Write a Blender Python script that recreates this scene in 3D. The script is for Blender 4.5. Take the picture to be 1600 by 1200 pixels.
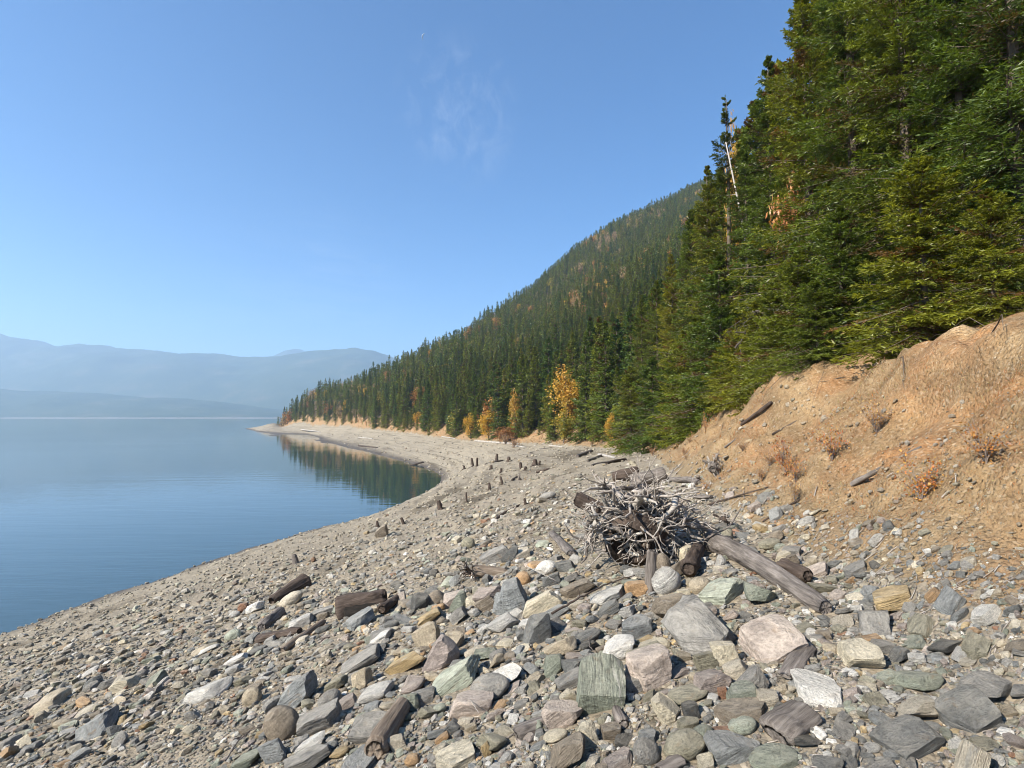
import bpy, math, random
import numpy as np
from mathutils import Vector, Matrix, Euler

for o in list(bpy.data.objects):
    bpy.data.objects.remove(o, do_unlink=True)
sc = bpy.context.scene
COL = sc.collection
R = math.radians
rng = np.random.default_rng(11)
random.seed(5)

# ---------------------------------------------------------------- camera
F = 867.0                       # focal length in pixels of the 1600 px wide photograph
PITCH = math.atan(50.0 / F)
cam_data = bpy.data.cameras.new('camera')
cam_data.sensor_width = 36.0
cam_data.lens = 36.0 * F / 1600.0
cam_data.clip_start = 0.05
cam_data.clip_end = 60000.0
cam = bpy.data.objects.new('camera', cam_data)
COL.objects.link(cam)
cam.location = (0, 0, 0)
cam.rotation_euler = (math.pi / 2 + PITCH, 0, 0)
sc.camera = cam

# ---------------------------------------------------------------- light
HAZE = 2.1e-4
SUN_EL = R(37)
SUN_DIR = Vector((-0.84, -0.54, 0)).normalized() * math.cos(SUN_EL) + Vector((0, 0, math.sin(SUN_EL)))
world = bpy.data.worlds.new('World')
sc.world = world
world.use_nodes = True
wn, wl = world.node_tree.nodes, world.node_tree.links
wn.clear()
sky = wn.new('ShaderNodeTexSky')
sky.sky_type = 'NISHITA'
sky.sun_disc = False
sky.sun_elevation = SUN_EL
sky.sun_rotation = math.atan2(SUN_DIR.x, SUN_DIR.y)
sky.altitude = 500
sky.air_density = 1.0
sky.dust_density = 0.15
sky.ozone_density = 5.0
bg = wn.new('ShaderNodeBackground')
bg.inputs['Strength'].default_value = 0.09
wo = wn.new('ShaderNodeOutputWorld')
hs = wn.new('ShaderNodeHueSaturation')
hs.inputs['Saturation'].default_value = 1.2
wl.new(sky.outputs[0], hs.inputs['Color'])
# two thin wisps of smoke-white cloud high over the lake
def px_dir(px, py):
    u = (px - 800) / F; v = (600 - py) / F
    return Vector((u, math.cos(PITCH) - v * math.sin(PITCH), math.sin(PITCH) + v * math.cos(PITCH))).normalized()
wc = wn.new('ShaderNodeTexCoord')
def wnode(t, **kw):
    n = wn.new('ShaderNode' + t)
    for k_, v_ in kw.items(): setattr(n, k_, v_)
    return n
wsum = None
for px_, py_, rad_, sx_, sz_, amt in ((712, 165, .115, 34, 15, .30), (735, 215, .09, 30, 13, .22), (530, 437, .14, 9, 60, .16), (460, 520, .25, 5, 30, .10)):
    dt = wnode('VectorMath', operation='DOT_PRODUCT'); dt.inputs[1].default_value = px_dir(px_, py_)
    wl.new(wc.outputs['Generated'], dt.inputs[0])
    mr = wnode('MapRange', interpolation_type='SMOOTHSTEP'); mr.inputs['From Min'].default_value = math.cos(rad_); mr.inputs['From Max'].default_value = 1.0
    wl.new(dt.outputs['Value'], mr.inputs['Value'])
    ml = wnode('VectorMath', operation='MULTIPLY'); ml.inputs[1].default_value = (sx_, sx_, sz_); wl.new(wc.outputs['Generated'], ml.inputs[0])
    nz_ = wnode('TexNoise'); nz_.inputs['Scale'].default_value = 1.0; nz_.inputs['Detail'].default_value = 7; nz_.inputs['Roughness'].default_value = .62; nz_.inputs['Distortion'].default_value = .7
    wl.new(ml.outputs[0], nz_.inputs['Vector'])
    nr_ = wnode('MapRange'); nr_.inputs['From Min'].default_value = .47; nr_.inputs['From Max'].default_value = .75; wl.new(nz_.outputs['Fac'], nr_.inputs['Value'])
    mm = wnode('Math', operation='MULTIPLY'); wl.new(mr.outputs[0], mm.inputs[0]); wl.new(nr_.outputs[0], mm.inputs[1])
    m2_ = wnode('Math', operation='MULTIPLY'); wl.new(mm.outputs[0], m2_.inputs[0]); m2_.inputs[1].default_value = amt * .55
    if wsum is None: wsum = m2_.outputs[0]
    else:
        ad = wnode('Math', operation='ADD'); wl.new(wsum, ad.inputs[0]); wl.new(m2_.outputs[0], ad.inputs[1]); wsum = ad.outputs[0]
wm = wnode('Mix', data_type='RGBA'); wl.new(wsum, wm.inputs[0]); wl.new(hs.outputs[0], wm.inputs[6]); wm.inputs[7].default_value = (5.2, 5.6, 6.2, 1)
wl.new(wm.outputs[2], bg.inputs['Color'])
wl.new(bg.outputs[0], wo.inputs['Surface'])

sun_data = bpy.data.lights.new('sun', 'SUN')
sun_data.energy = 5.0
sun_data.angle = R(0.55)
sun_data.color = (1.0, 0.93, 0.82)
sun = bpy.data.objects.new('sun', sun_data)
COL.objects.link(sun)
sun.rotation_euler = (-SUN_DIR).to_track_quat('-Z', 'Y').to_euler()

sc.view_settings.view_transform = 'Standard'
sc.view_settings.look = 'None'
sc.view_settings.gamma = 1.0
sc.view_settings.use_curve_mapping = False
sc.view_settings.exposure = 1.08
sc.render.engine = 'CYCLES'
sc.cycles.filter_width = 1.0
sc.cycles.use_denoising = True
sc.cycles.max_bounces = 6
sc.cycles.diffuse_bounces = 3
sc.cycles.glossy_bounces = 3
sc.cycles.transmission_bounces = 3
sc.cycles.volume_bounces = 2
sc.cycles.caustics_reflective = False
sc.cycles.caustics_refractive = False
sc.cycles.use_adaptive_sampling = True
sc.cycles.adaptive_threshold = 0.015
sc.cycles.sample_clamp_indirect = 6.0

# ---------------------------------------------------------------- helpers
def tag(o, label=None, cat=None, group=None, kind=None):
    if label: o['label'] = label
    if cat: o['category'] = cat
    if group: o['group'] = group
    if kind: o['kind'] = kind
    return o

def mesh(name, V, Fc, mats=(), smooth=False, col=None, attrs=None, fmat=None):
    """V (n,3); Fc (m,k) array or list of such arrays; col per-vertex rgba/rgb."""
    me = bpy.data.meshes.new(name)
    V = np.asarray(V, dtype=np.float32)
    if not isinstance(Fc, list) or np.ndim(Fc[0]) == 1: Fc = [np.asarray(Fc)]
    Fc = [np.asarray(f, dtype=np.int32) for f in Fc if len(f)]
    me.vertices.add(len(V))
    me.vertices.foreach_set('co', V.ravel())
    idx = np.concatenate([f.ravel() for f in Fc])
    tot = np.concatenate([np.full(len(f), f.shape[1], np.int32) for f in Fc])
    st = np.concatenate([[0], np.cumsum(tot)[:-1]]).astype(np.int32)
    me.loops.add(len(idx))
    me.loops.foreach_set('vertex_index', idx)
    me.polygons.add(len(tot))
    me.polygons.foreach_set('loop_start', st)
    me.polygons.foreach_set('loop_total', tot)
    if fmat is not None:
        me.polygons.foreach_set('material_index', np.asarray(fmat, np.int32))
    me.polygons.foreach_set('use_smooth', np.full(len(tot), smooth, dtype=bool))
    if col is not None:
        c = np.asarray(col, np.float32)
        if c.shape[1] == 3: c = np.concatenate([c, np.ones((len(c), 1), np.float32)], 1)
        a = me.color_attributes.new('col', 'FLOAT_COLOR', 'POINT')
        a.data.foreach_set('color', c.ravel())
    for k, v in (attrs or {}).items():
        v = np.asarray(v, np.float32)
        a = me.attributes.new(k, 'FLOAT', 'POINT')
        a.data.foreach_set('value', v)
    for m in (mats if isinstance(mats, (list, tuple)) else [mats]):
        me.materials.append(m)
    me.update(calc_edges=True)
    me.validate()
    return me

def obj(name, me, parent=None, loc=None, rot=None, scale=None):
    o = bpy.data.objects.new(name, me)
    COL.objects.link(o)
    if parent is not None: o.parent = parent
    if loc is not None: o.location = loc
    if rot is not None: o.rotation_euler = rot
    if scale is not None: o.scale = scale if hasattr(scale, '__len__') else (scale,) * 3
    return o

def empty(name, loc=(0, 0, 0), rot=(0, 0, 0)):
    o = bpy.data.objects.new(name, None)
    COL.objects.link(o)
    o.empty_display_size = 0.2
    o.location = loc
    o.rotation_euler = rot
    return o

def copy_tree(src, loc, rot=(0, 0, 0), scale=1.0):
    c = src.copy(); COL.objects.link(c)
    c.location = loc; c.rotation_euler = rot
    c.scale = scale if hasattr(scale, '__len__') else (scale,) * 3
    for ch in list(src.children):
        d = ch.copy(); COL.objects.link(d); d.parent = c
    return c

def norm(a):
    return a / np.maximum(np.linalg.norm(a, axis=-1, keepdims=True), 1e-9)

def vnoise(p, seed=0):
    """value noise, p (n,3) -> (n,) in -1..1"""
    p = np.asarray(p, float)
    i = np.floor(p).astype(np.int64); f = p - i
    f = f * f * (3 - 2 * f)
    def h(a, b, c):
        n = (a * 73856093) ^ (b * 19349663) ^ (c * 83492791) ^ (seed * 2654435)
        n = (n ^ (n >> 13)) * 1274126177
        n = n ^ (n >> 16)
        return (n & 0xffff) / 32767.5 - 1
    x, y, z = i.T
    fx, fy, fz = f.T
    def lx(b, c):
        return h(x, b, c) * (1 - fx) + h(x + 1, b, c) * fx
    def ly(c):
        return lx(y, c) * (1 - fy) + lx(y + 1, c) * fy
    return ly(z) * (1 - fz) + ly(z + 1) * fz

def fbm(p, oct=4, seed=0, gain=.5):
    p = np.asarray(p, float); r = 0; a = 1.0; t = 0
    for k in range(oct):
        r = r + a * vnoise(p * 2.0 ** k + 17.3 * k, seed + k); t += a; a *= gain
    return r / t

# ---------------------------------------------------------------- material helper
class NT:
    def __init__(s, name):
        s.m = bpy.data.materials.new(name); s.m.use_nodes = True
        s.n = s.m.node_tree.nodes; s.l = s.m.node_tree.links
        s.n.clear()
        s.out = s.n.new('ShaderNodeOutputMaterial')
    def add(s, typ, ins=None, **kw):
        n = s.n.new('ShaderNode' + typ)
        for k, v in kw.items(): setattr(n, k, v)
        for k, v in (ins or {}).items():
            if hasattr(v, 'is_output') or isinstance(v, bpy.types.NodeSocket): s.l.new(v, n.inputs[k])
            else: n.inputs[k].default_value = v
        return n
    def math(s, op, a, b=0.0, c=None):
        n = s.n.new('ShaderNodeMath'); n.operation = op
        for k, v in enumerate((a, b) if c is None else (a, b, c)):
            if isinstance(v, bpy.types.NodeSocket): s.l.new(v, n.inputs[k])
            else: n.inputs[k].default_value = v
        return n.outputs[0]
    def noise(s, vec, scale, detail=4, rough=.55, dist=0.0):
        n = s.add('TexNoise', {'Scale': scale, 'Detail': detail, 'Roughness': rough, 'Distortion': dist})
        if vec is not None: s.l.new(vec, n.inputs['Vector'])
        return n.outputs['Fac']
    def ramp(s, fac, stops):
        n = s.n.new('ShaderNodeValToRGB'); s.l.new(fac, n.inputs[0])
        e = n.color_ramp.elements
        while len(e) < len(stops): e.new(0.5)
        for el, (p, c) in zip(e, stops):
            el.position = p; el.color = (c[0], c[1], c[2], 1) if hasattr(c, '__len__') else (c, c, c, 1)
        return n.outputs['Color']
    def mix(s, fac, a, b, blend='MIX'):
        n = s.n.new('ShaderNodeMix'); n.data_type = 'RGBA'; n.blend_type = blend
        for k, v in ((0, fac), (6, a), (7, b)):
            if isinstance(v, bpy.types.NodeSocket): s.l.new(v, n.inputs[k])
            elif k == 0: n.inputs[0].default_value = v
            else: n.inputs[k].default_value = (v[0], v[1], v[2], 1)
        return n.outputs[2]
    def range(s, v, a, b, c, d):
        n = s.add('MapRange', {'From Min': a, 'From Max': b, 'To Min': c, 'To Max': d}); s.l.new(v, n.inputs['Value'])
        return n.outputs['Result']
    def scalevec(s, v, sx, sy, sz):
        n = s.add('VectorMath', operation='MULTIPLY'); s.l.new(v, n.inputs[0]); n.inputs[1].default_value = (sx, sy, sz)
        return n.outputs[0]
    def bump(s, h, strength, dist, normal=None):
        n = s.add('Bump', {'Strength': strength, 'Distance': dist}); s.l.new(h, n.inputs['Height'])
        if normal is not None: s.l.new(normal, n.inputs['Normal'])
        return n.outputs[0]
    def bsdf(s, color, rough=.8, normal=None, spec=.3, **kw):
        b = s.add('BsdfPrincipled')
        for k, v in (('Base Color', color), ('Roughness', rough), ('Specular IOR Level', spec)):
            if isinstance(v, bpy.types.NodeSocket): s.l.new(v, b.inputs[k])
            else: b.inputs[k].default_value = (*v, 1) if hasattr(v, '__len__') else v
        if normal is not None: s.l.new(normal, b.inputs['Normal'])
        for k, v in kw.items(): b.inputs[k].default_value = v
        s.l.new(b.outputs[0], s.out.inputs['Surface'])
        return b
# ---------------------------------------------------------------- terrain
CP, SP = math.cos(PITCH), math.sin(PITCH)
def ray(px, py):
    """direction through a pixel of the photograph with its forward (y) component = 1"""
    u = (np.asarray(px, float) - 800) / F; v = (600 - np.asarray(py, float)) / F
    dy = CP - v * SP; dz = SP + v * CP
    return u / dy, dz / dy
def at(px, py, Y):
    a, b = ray(px, py)
    return (a * Y, Y + 0 * a, b * Y)
def proj(x, y, z):
    d = y * CP + z * SP; h = -y * SP + z * CP
    return 800 + F * x / d, 600 - F * h / d

LAKE_Z = -10.0
def crom(P, n=8):
    P = np.asarray(P, float); out = []
    Q = np.vstack([2 * P[0] - P[1], P, 2 * P[-1] - P[-2]])
    for k in range(1, len(Q) - 2):
        for t in np.linspace(0, 1, n, endpoint=False):
            a, b, c, d = Q[k - 1], Q[k], Q[k + 1], Q[k + 2]
            out.append(.5 * ((2 * b) + (c - a) * t + (2 * a - 5 * b + 4 * c - d) * t * t + (3 * b - 3 * c + d - a) * t ** 3))
    out.append(P[-1])
    return np.array(out)

# foot of the wooded bank: (pixel, depth) along the photo's beach / bank line, then round the far point
toe_px = [(1250, 855, 5.5), (1175, 815, 7.2), (1090, 768, 10.5), (1040, 731, 17), (1005, 708, 38), (930, 699, 64), (850, 694, 90),
          (770, 690, 112), (700, 685, 140), (630, 676, 185), (560, 669, 240), (490, 665, 325), (432, 662, 400)]
TOE = [(1.2, -14, -.8), (1.75, -6, -1.0), (2.3, 0.5, -1.15)] + [tuple(float(c) for c in at(*p)) for p in toe_px] + \
      [(-178, 432, -6.2), (-198, 520, -6.5), (-236, 650, -6.5), (-290, 830, -6.5), (-330, 1000, -6.5)]
TOE_C = crom(np.array(TOE), 6)
_d = np.diff(TOE_C[:, :2], axis=0)
TOE_L = np.concatenate([[0], np.cumsum(np.linalg.norm(_d, axis=1))])

def toe_dist(x, y):
    """signed distance to the bank foot (positive on the wooded side) and the arc length there"""
    x = np.asarray(x, float); y = np.asarray(y, float)
    best = np.full(x.shape, 1e9); sg = np.zeros(x.shape); par = np.zeros(x.shape)
    for k in range(len(TOE_C) - 1):
        ax, ay = TOE_C[k, :2]; dx, dy = _d[k]; L2 = dx * dx + dy * dy
        t = np.clip(((x - ax) * dx + (y - ay) * dy) / L2, 0, 1)
        ex = x - ax - t * dx; ey = y - ay - t * dy
        dd = ex * ex + ey * ey
        m = dd < best - 1e-9
        best = np.where(m, dd, best)
        sg = np.where(m, dx * ey - dy * ex, sg)
        par = np.where(m, TOE_L[k] + t * math.sqrt(L2), par)
    return np.sqrt(best) * np.where(sg > 0, -1, 1), par

ctrl = []
def C3(x, y, z): ctrl.append((float(x), float(y), float(z)))
for p in TOE_C[::3]: C3(*p)
# waterline
def water_pt(px, py):
    a, b = ray(px, py); Y = LAKE_Z / b
    return float(a * Y), float(Y)
shore_px = [(0, 990), (120, 948), (240, 908), (350, 869), (430, 845), (500, 825), (560, 811), (610, 797), (645, 784), (672, 767),
            (688, 752), (690, 744), (680, 737), (655, 728), (620, 718), (585, 709), (545, 700), (505, 692), (470, 687), (440, 683), (424, 680),
            (410, 675.5), (395, 672.3), (386, 670.8), (383, 669.8)]
SH = [water_pt(*p) for p in shore_px]
for x, y in SH: C3(x, y, LAKE_Z)
for x, y in [(-28, 12), (-31, 0), (-34, -12)]: C3(x, y, LAKE_Z)
for x, y in [(-219, 462), (-222, 510), (-252, 620), (-315, 820), (-365, 1000)]: C3(x, y, LAKE_Z)
# lake bed
for x, y, z in [(-40, 10, -12), (-36, 35, -13), (-32, 60, -13), (-30, 90, -13), (-45, 130, -12.5), (-80, 190, -12.5), (-120, 230, -12.5),
                (-180, 320, -12.5), (-240, 420, -12.5), (-255, 480, -12.5), (-275, 580, -12.5), (-60, 10, -15), (-90, 100, -16), (-200, 150, -16)]:
    C3(x, y, z)
# the beach round the camera
def pl(x, y): return -1.65 + .29 * x - .059 * y
for x, y in [(0, 0), (0, 4), (-4, 3), (-4, 8), (-9, 6), (-9, 14), (-14, 22), (-6, 15), (0, 9), (-2, 14), (1.5, 3), (1.6, 7), (-12, 0), (-6, -4), (0, -6), (-18, 10), (-22, 22)]:
    C3(x, y, pl(x, y))
for p in [(900, 745, 20), (960, 722, 30), (820, 760, 24), (742, 728, 55), (800, 712, 70), (690, 792, 25), (880, 706, 55), (640, 695, 150)]:
    C3(*at(*p))
# mountainside: skyline (ground, tree height taken off) and slopes below
ridge = [(440, 648, 402, 9), (470, 624, 396, 9), (500, 606, 372, 9), (530, 597, 345, 9), (560, 588, 322, 9), (610, 567, 325, 9), (660, 543, 338, 9), (700, 524, 352, 9), (760, 490, 395, 9),
         (800, 466, 445, 9), (850, 431, 515, 9), (880, 404, 545, 9), (905, 385, 560, 9), (950, 358, 585, 9), (1000, 336, 605, 9), (1050, 315, 625, 9), (1090, 295, 640, 9),
         (1200, 245, 650, 9), (1350, 170, 640, 9), (1500, 110, 620, 9), (1700, 40, 600, 9)]
for px, py, Y, th in ridge:
    x, y, z = at(px, py, Y)
    z -= th
    C3(x, y, z)
    k = 1.14
    C3(x * k, y * k, z * (1.02 if px > 720 else 1.0))
    if px >= 610:
        k = 1.35
        C3(x * k, y * k, z * .85)
for px, py, Y, th in ridge:
    if px < 480: continue
    tpx = np.interp(px, [p[0] for p in toe_px][::-1], [p[2] for p in toe_px][::-1])
    zb = 1.5 if px > 720 else -1.0; Yb = tpx + (45 if px > 720 else 14)
    x1, y1, z1 = at(px, py, Y); z1 -= th
    for f in ((.3, .62) if px < 1100 else (.1, .3, .62)):
        Yf = Yb + (Y - Yb) * f
        C3(float(at(px, py, Yf)[0]), Yf, zb + (z1 - zb) * f ** 1.12)
for x, y, z in [(-330, 380, -15), (-420, 700, -16), (-310, 640, -14), (-600, 500, -18), (-380, 820, -15), (-800, 1100, -20), (-300, 120, -18), (-250, 470, -13)]:
    C3(x, y, z)
N_BENCH = int(np.argmax(TOE_C[:, 1] > 150))
# gentle wooded bench behind the beach
for s_, up in ((9, 3.4), (26, 9.5)):
    for k in range(0, N_BENCH, 4):
        dx, dy = _d[k] / np.linalg.norm(_d[k])
        x, y, z = TOE_C[k]
        r_ = math.hypot(x, y)
        C3(x + dy * s_, y - dx * s_, z + up * (.9 if r_ < 60 else .8))
ctrl = np.array(ctrl)

def qmap(x, y):
    r = np.hypot(x, y) + 1e-6
    k = np.log1p(r / 4.0) / r
    return np.stack([x * k, y * k], -1)
def wgt(x, y): return 1.0 / (6.0 + np.hypot(x, y))
Qc = qmap(ctrl[:, 0], ctrl[:, 1])
def phi(d2): return .5 * d2 * np.log(d2 + 1e-12)
_n = len(ctrl)
_D = ((Qc[:, None] - Qc[None]) ** 2).sum(-1)
_A = np.zeros((_n + 3, _n + 3))
_A[:_n, :_n] = phi(_D) + np.eye(_n) * 1e-4
_A[:_n, _n] = 1; _A[:_n, _n + 1:] = Qc
_A[_n:, :_n] = _A[:_n, _n:].T
_b = np.concatenate([ctrl[:, 2] * wgt(ctrl[:, 0], ctrl[:, 1]), np.zeros(3)])
_W = np.linalg.solve(_A, _b)
def base_z(x, y):
    x = np.asarray(x, float).ravel(); y = np.asarray(y, float).ravel()
    out = np.empty(len(x))
    for a in range(0, len(x), 20000):
        q = qmap(x[a:a + 20000], y[a:a + 20000])
        d2 = (q ** 2).sum(-1)[:, None] + (Qc ** 2).sum(-1)[None] - 2 * q @ Qc.T
        out[a:a + 20000] = phi(np.maximum(d2, 0)) @ _W[:_n] + _W[_n] + q @ _W[_n + 1:]
    return out / wgt(x, y)

def height(x, y, detail=True):
    x = np.asarray(x, float).ravel(); y = np.asarray(y, float).ravel()
    z = base_z(x, y)
    s, par = toe_dist(x, y)
    r = np.hypot(x, y)
    near = 1 / (1 + (r / 60) ** 2)
    wb = 2.3 + 1.5 * (1 - near)
    hb = 1.6 * near + 1.0 * (1 - near)
    n1 = vnoise(np.stack([x * .35, y * .35, 0 * x], -1), 3)
    t = np.clip((s + .35 * n1) / wb, 0, 1)
    pn = np.stack([par, 0 * par, 0 * par], -1)
    hb = hb * (1 + .13 * vnoise(pn * .28, 21) + .13 * vnoise(pn * .9, 22))
    lip = np.clip((t - .78) / .22, 0, 1)
    z = z + hb * (.80 * t + .20 * lip * lip * (3 - 2 * lip))
    if detail:
        amp = np.clip(r / 10, .5, 1.6) * np.where(s > 0, 1, 1)
        z = z + .055 * amp * vnoise(np.stack([x * .9, y * .9, 0 * x], -1), 5) * np.clip(.5 + r / 20, 0, 1)
        z = z + .022 * vnoise(np.stack([x * 3.1, y * 3.1, 0 * x], -1), 6) + .01 * vnoise(np.stack([x * 9, y * 9, 0 * x], -1), 7)
        # old waterlines: low steps along the contours of the drawn-down beach
        w = np.clip((-s - 1) / 6, 0, 1) * np.clip((r - 6) / 20, 0, 1) * np.clip((z - LAKE_Z - .3) / 1.0, 0, 1)
        z = z + w * .10 * np.sin(z * 2 * math.pi / .62 + 2.2 * n1)
        # rills and ledges of the raw bank
        bk = np.clip(s / .6, 0, 1) * np.clip((wb + 1.5 - s) / 1.5, 0, 1)
        z = z + bk * .055 * np.sin(s * 8.5 + 3.0 * vnoise(np.stack([par * .5, s * .5, 0 * s], -1), 14)) * (.6 + .6 * vnoise(np.stack([par * .9, s * .8, 0 * s + 4], -1), 15))
        gul = np.clip(1 - 2.2 * np.abs(vnoise(np.stack([par * .62 + .35 * s, s * .12, 0 * s], -1), 17)), 0, 1)
        gul2 = np.clip(1 - 2.4 * np.abs(vnoise(np.stack([par * 1.7 - .5 * s, s * .2, 0 * s], -1), 18)), 0, 1)
        z = z - bk * (.15 * gul ** 1.5 + .07 * gul2 ** 1.5)
        clod = np.clip(1 - 2.5 * np.abs(vnoise(np.stack([par * 3.6, s * 2.2, 0 * s], -1), 19)), 0, 1)
        z = z + bk * (.07 * clod - .045 * np.clip(1 - 3 * np.abs(vnoise(np.stack([par * 7 + s, s * 1.5, 0 * s], -1), 20)), 0, 1))
        z = z + bk * (.10 * vnoise(np.stack([par * 1.7, s * .35, 0 * s], -1), 9) + .05 * vnoise(np.stack([par * 5, s * 1.2, 0 * s], -1), 10))
        hl = np.clip((s - 12) / 40, 0, 1)
        z = z + hl * 1.6 * fbm(np.stack([x / 28, y / 28, 0 * x], -1), 3, 12)
    return z

def hit(px, py, lo=1.2, hi=900.0, n=700):
    """where the sight line through a pixel of the photograph meets the ground"""
    a, b = ray(px, py)
    Y = np.geomspace(lo, hi, n)
    z = height(a * Y, Y)
    below = np.where(b * Y < z)[0]
    if len(below) == 0: return None
    k = max(below[0], 1)
    y0, y1 = Y[k - 1], Y[k]
    f0 = b * y0 - z[k - 1]; f1 = b * y1 - z[k]
    t = f0 / (f0 - f1 + 1e-12)
    y = y0 + (y1 - y0) * t
    return float(a * y), float(y), float(b * y)

def slope_normal(x, y, e=.25):
    x = np.atleast_1d(x); y = np.atleast_1d(y)
    zx = (height(x + e, y, False) - height(x - e, y, False)) / (2 * e)
    zy = (height(x, y + e, False) - height(x, y - e, False)) / (2 * e)
    return norm(np.stack([-zx, -zy, np.ones_like(zx)], -1))
# ---------------------------------------------------------------- ground materials
def soil_mat(name, kind):
    t = NT(name)
    g = t.add('NewGeometry'); P = g.outputs['Position']
    big = t.noise(P, .12, 5, .6)
    med = t.noise(P, 1.7, 6, .65)
    fine = t.noise(P, 26, 6, .7)
    vor = t.add('TexVoronoi', {'Scale': 34.0}); t.l.new(P, vor.inputs['Vector'])
    vor2 = t.add('TexVoronoi', {'Scale': 9.0}); t.l.new(P, vor2.inputs['Vector'])
    sep = t.add('SeparateColor'); t.l.new(vor.outputs['Color'], sep.inputs[0])
    sep2 = t.add('SeparateColor'); t.l.new(vor2.outputs['Color'], sep2.inputs[0])
    if kind == 'beach':
        base = t.ramp(med, [(.25, (.155, .125, .086)), (.5, (.24, .196, .138)), (.78, (.33, .275, .20))])
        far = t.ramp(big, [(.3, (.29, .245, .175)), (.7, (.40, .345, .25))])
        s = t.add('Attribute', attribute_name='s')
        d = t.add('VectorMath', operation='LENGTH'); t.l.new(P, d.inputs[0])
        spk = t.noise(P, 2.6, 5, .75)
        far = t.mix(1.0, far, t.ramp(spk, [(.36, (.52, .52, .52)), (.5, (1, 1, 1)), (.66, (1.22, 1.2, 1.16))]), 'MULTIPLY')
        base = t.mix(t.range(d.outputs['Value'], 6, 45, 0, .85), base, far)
        grit = t.ramp(sep.outputs[0], [(0, (.07, .065, .058)), (.3, (.17, .15, .12)), (.6, (.26, .22, .16)), (.85, (.33, .28, .21)), (1, (.48, .43, .35))])
        base = t.mix(t.range(fine, .35, .7, .15, .75), base, grit)
        grit2 = t.ramp(sep2.outputs[1], [(0, (.11, .11, .10)), (.5, (.24, .21, .16)), (.9, (.35, .30, .23)), (1, (.45, .41, .34))])
        base = t.mix(t.range(med, .45, .75, 0, .45), base, grit2)
        # debris and silt left in lines along the old water levels
        zz = t.add('SeparateXYZ'); t.l.new(P, zz.inputs[0])
        lv = t.add('CombineXYZ'); t.l.new(t.math('MULTIPLY', zz.outputs['Z'], 4.2), lv.inputs[2])
        t.l.new(t.math('MULTIPLY', zz.outputs['X'], .05), lv.inputs[0]); t.l.new(t.math('MULTIPLY', zz.outputs['Y'], .05), lv.inputs[1])
        line = t.noise(lv.outputs[0], 1.0, 5, .7)
        base = t.mix(1.0, base, t.ramp(line, [(.34, (.50, .48, .45)), (.48, (1, 1, 1)), (.62, (1.0, 1.0, 1.0)), (.72, (1.22, 1.2, 1.16))]), 'MULTIPLY')
        # wet rim at the water
        z = t.add('SeparateXYZ'); t.l.new(P, z.inputs[0])
        wet = t.range(z.outputs['Z'], -9.9, -9.3, 1, 0)
        wn_ = t.math('MULTIPLY', wet, t.range(med, .3, .6, .4, 1))
        base = t.mix(wn_, base, (.06, .045, .032))
        rough = t.range(wn_, 0, 1, .95, .45)
        nb = t.bump(t.math('ADD', t.math('MULTIPLY', vor.outputs['Distance'], -.9), fine), .9, .018)
        nb = t.bump(t.math('MULTIPLY', vor2.outputs['Distance'], -1.0), .6, .05, nb)
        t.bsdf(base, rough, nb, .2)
    elif kind == 'bank':
        s = t.add('Attribute', attribute_name='s')
        st = t.add('Attribute', attribute_name='par')
        base = t.ramp(med, [(.25, (.18, .11, .05)), (.5, (.31, .20, .097)), (.75, (.45, .315, .17))])
        rust = t.noise(P, .8, 5, .65)
        base = t.mix(t.range(rust, .46, .64, 0, .7), base, (.34, .155, .058))
        cv = t.add('CombineXYZ'); t.l.new(t.math('MULTIPLY', st.outputs['Fac'], .35), cv.inputs[0]); t.l.new(t.math('MULTIPLY', s.outputs['Fac'], 4.0), cv.inputs[1])
        strip = t.noise(cv.outputs[0], 1.0, 6, .7, .5)
        base = t.mix(1.0, base, t.ramp(strip, [(.3, (.62, .6, .58)), (.5, (1, 1, 1)), (.68, (1.3, 1.28, 1.22))]), 'MULTIPLY')
        grit = t.ramp(sep.outputs[0], [(0, (.10, .07, .045)), (.4, (.26, .18, .10)), (.8, (.38, .29, .18)), (1, (.55, .46, .33))])
        base = t.mix(t.range(fine, .4, .7, .1, .7), base, grit)
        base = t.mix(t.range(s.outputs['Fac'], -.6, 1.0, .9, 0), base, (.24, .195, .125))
        nb = t.bump(t.math('ADD', t.math('MULTIPLY', vor.outputs['Distance'], -.8), fine), 1.0, .03)
        nb = t.bump(t.noise(P, 6, 5, .7), .8, .08, nb)
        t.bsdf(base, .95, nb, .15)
    else:
        base = t.ramp(med, [(.25, (.045, .034, .02)), (.5, (.085, .06, .032)), (.8, (.15, .10, .05))])
        base = t.mix(t.range(big, .56, .7, 0, .8), base, (.17, .11, .06))
        nb = t.bump(fine, .8, .05)
        t.bsdf(base, .95, nb, .1)
    return t.m
M_BEACH = soil_mat('beach_gravel', 'beach'); M_BANK = soil_mat('bank_earth', 'bank'); M_HILL = soil_mat('forest_floor', 'hill')

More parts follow.
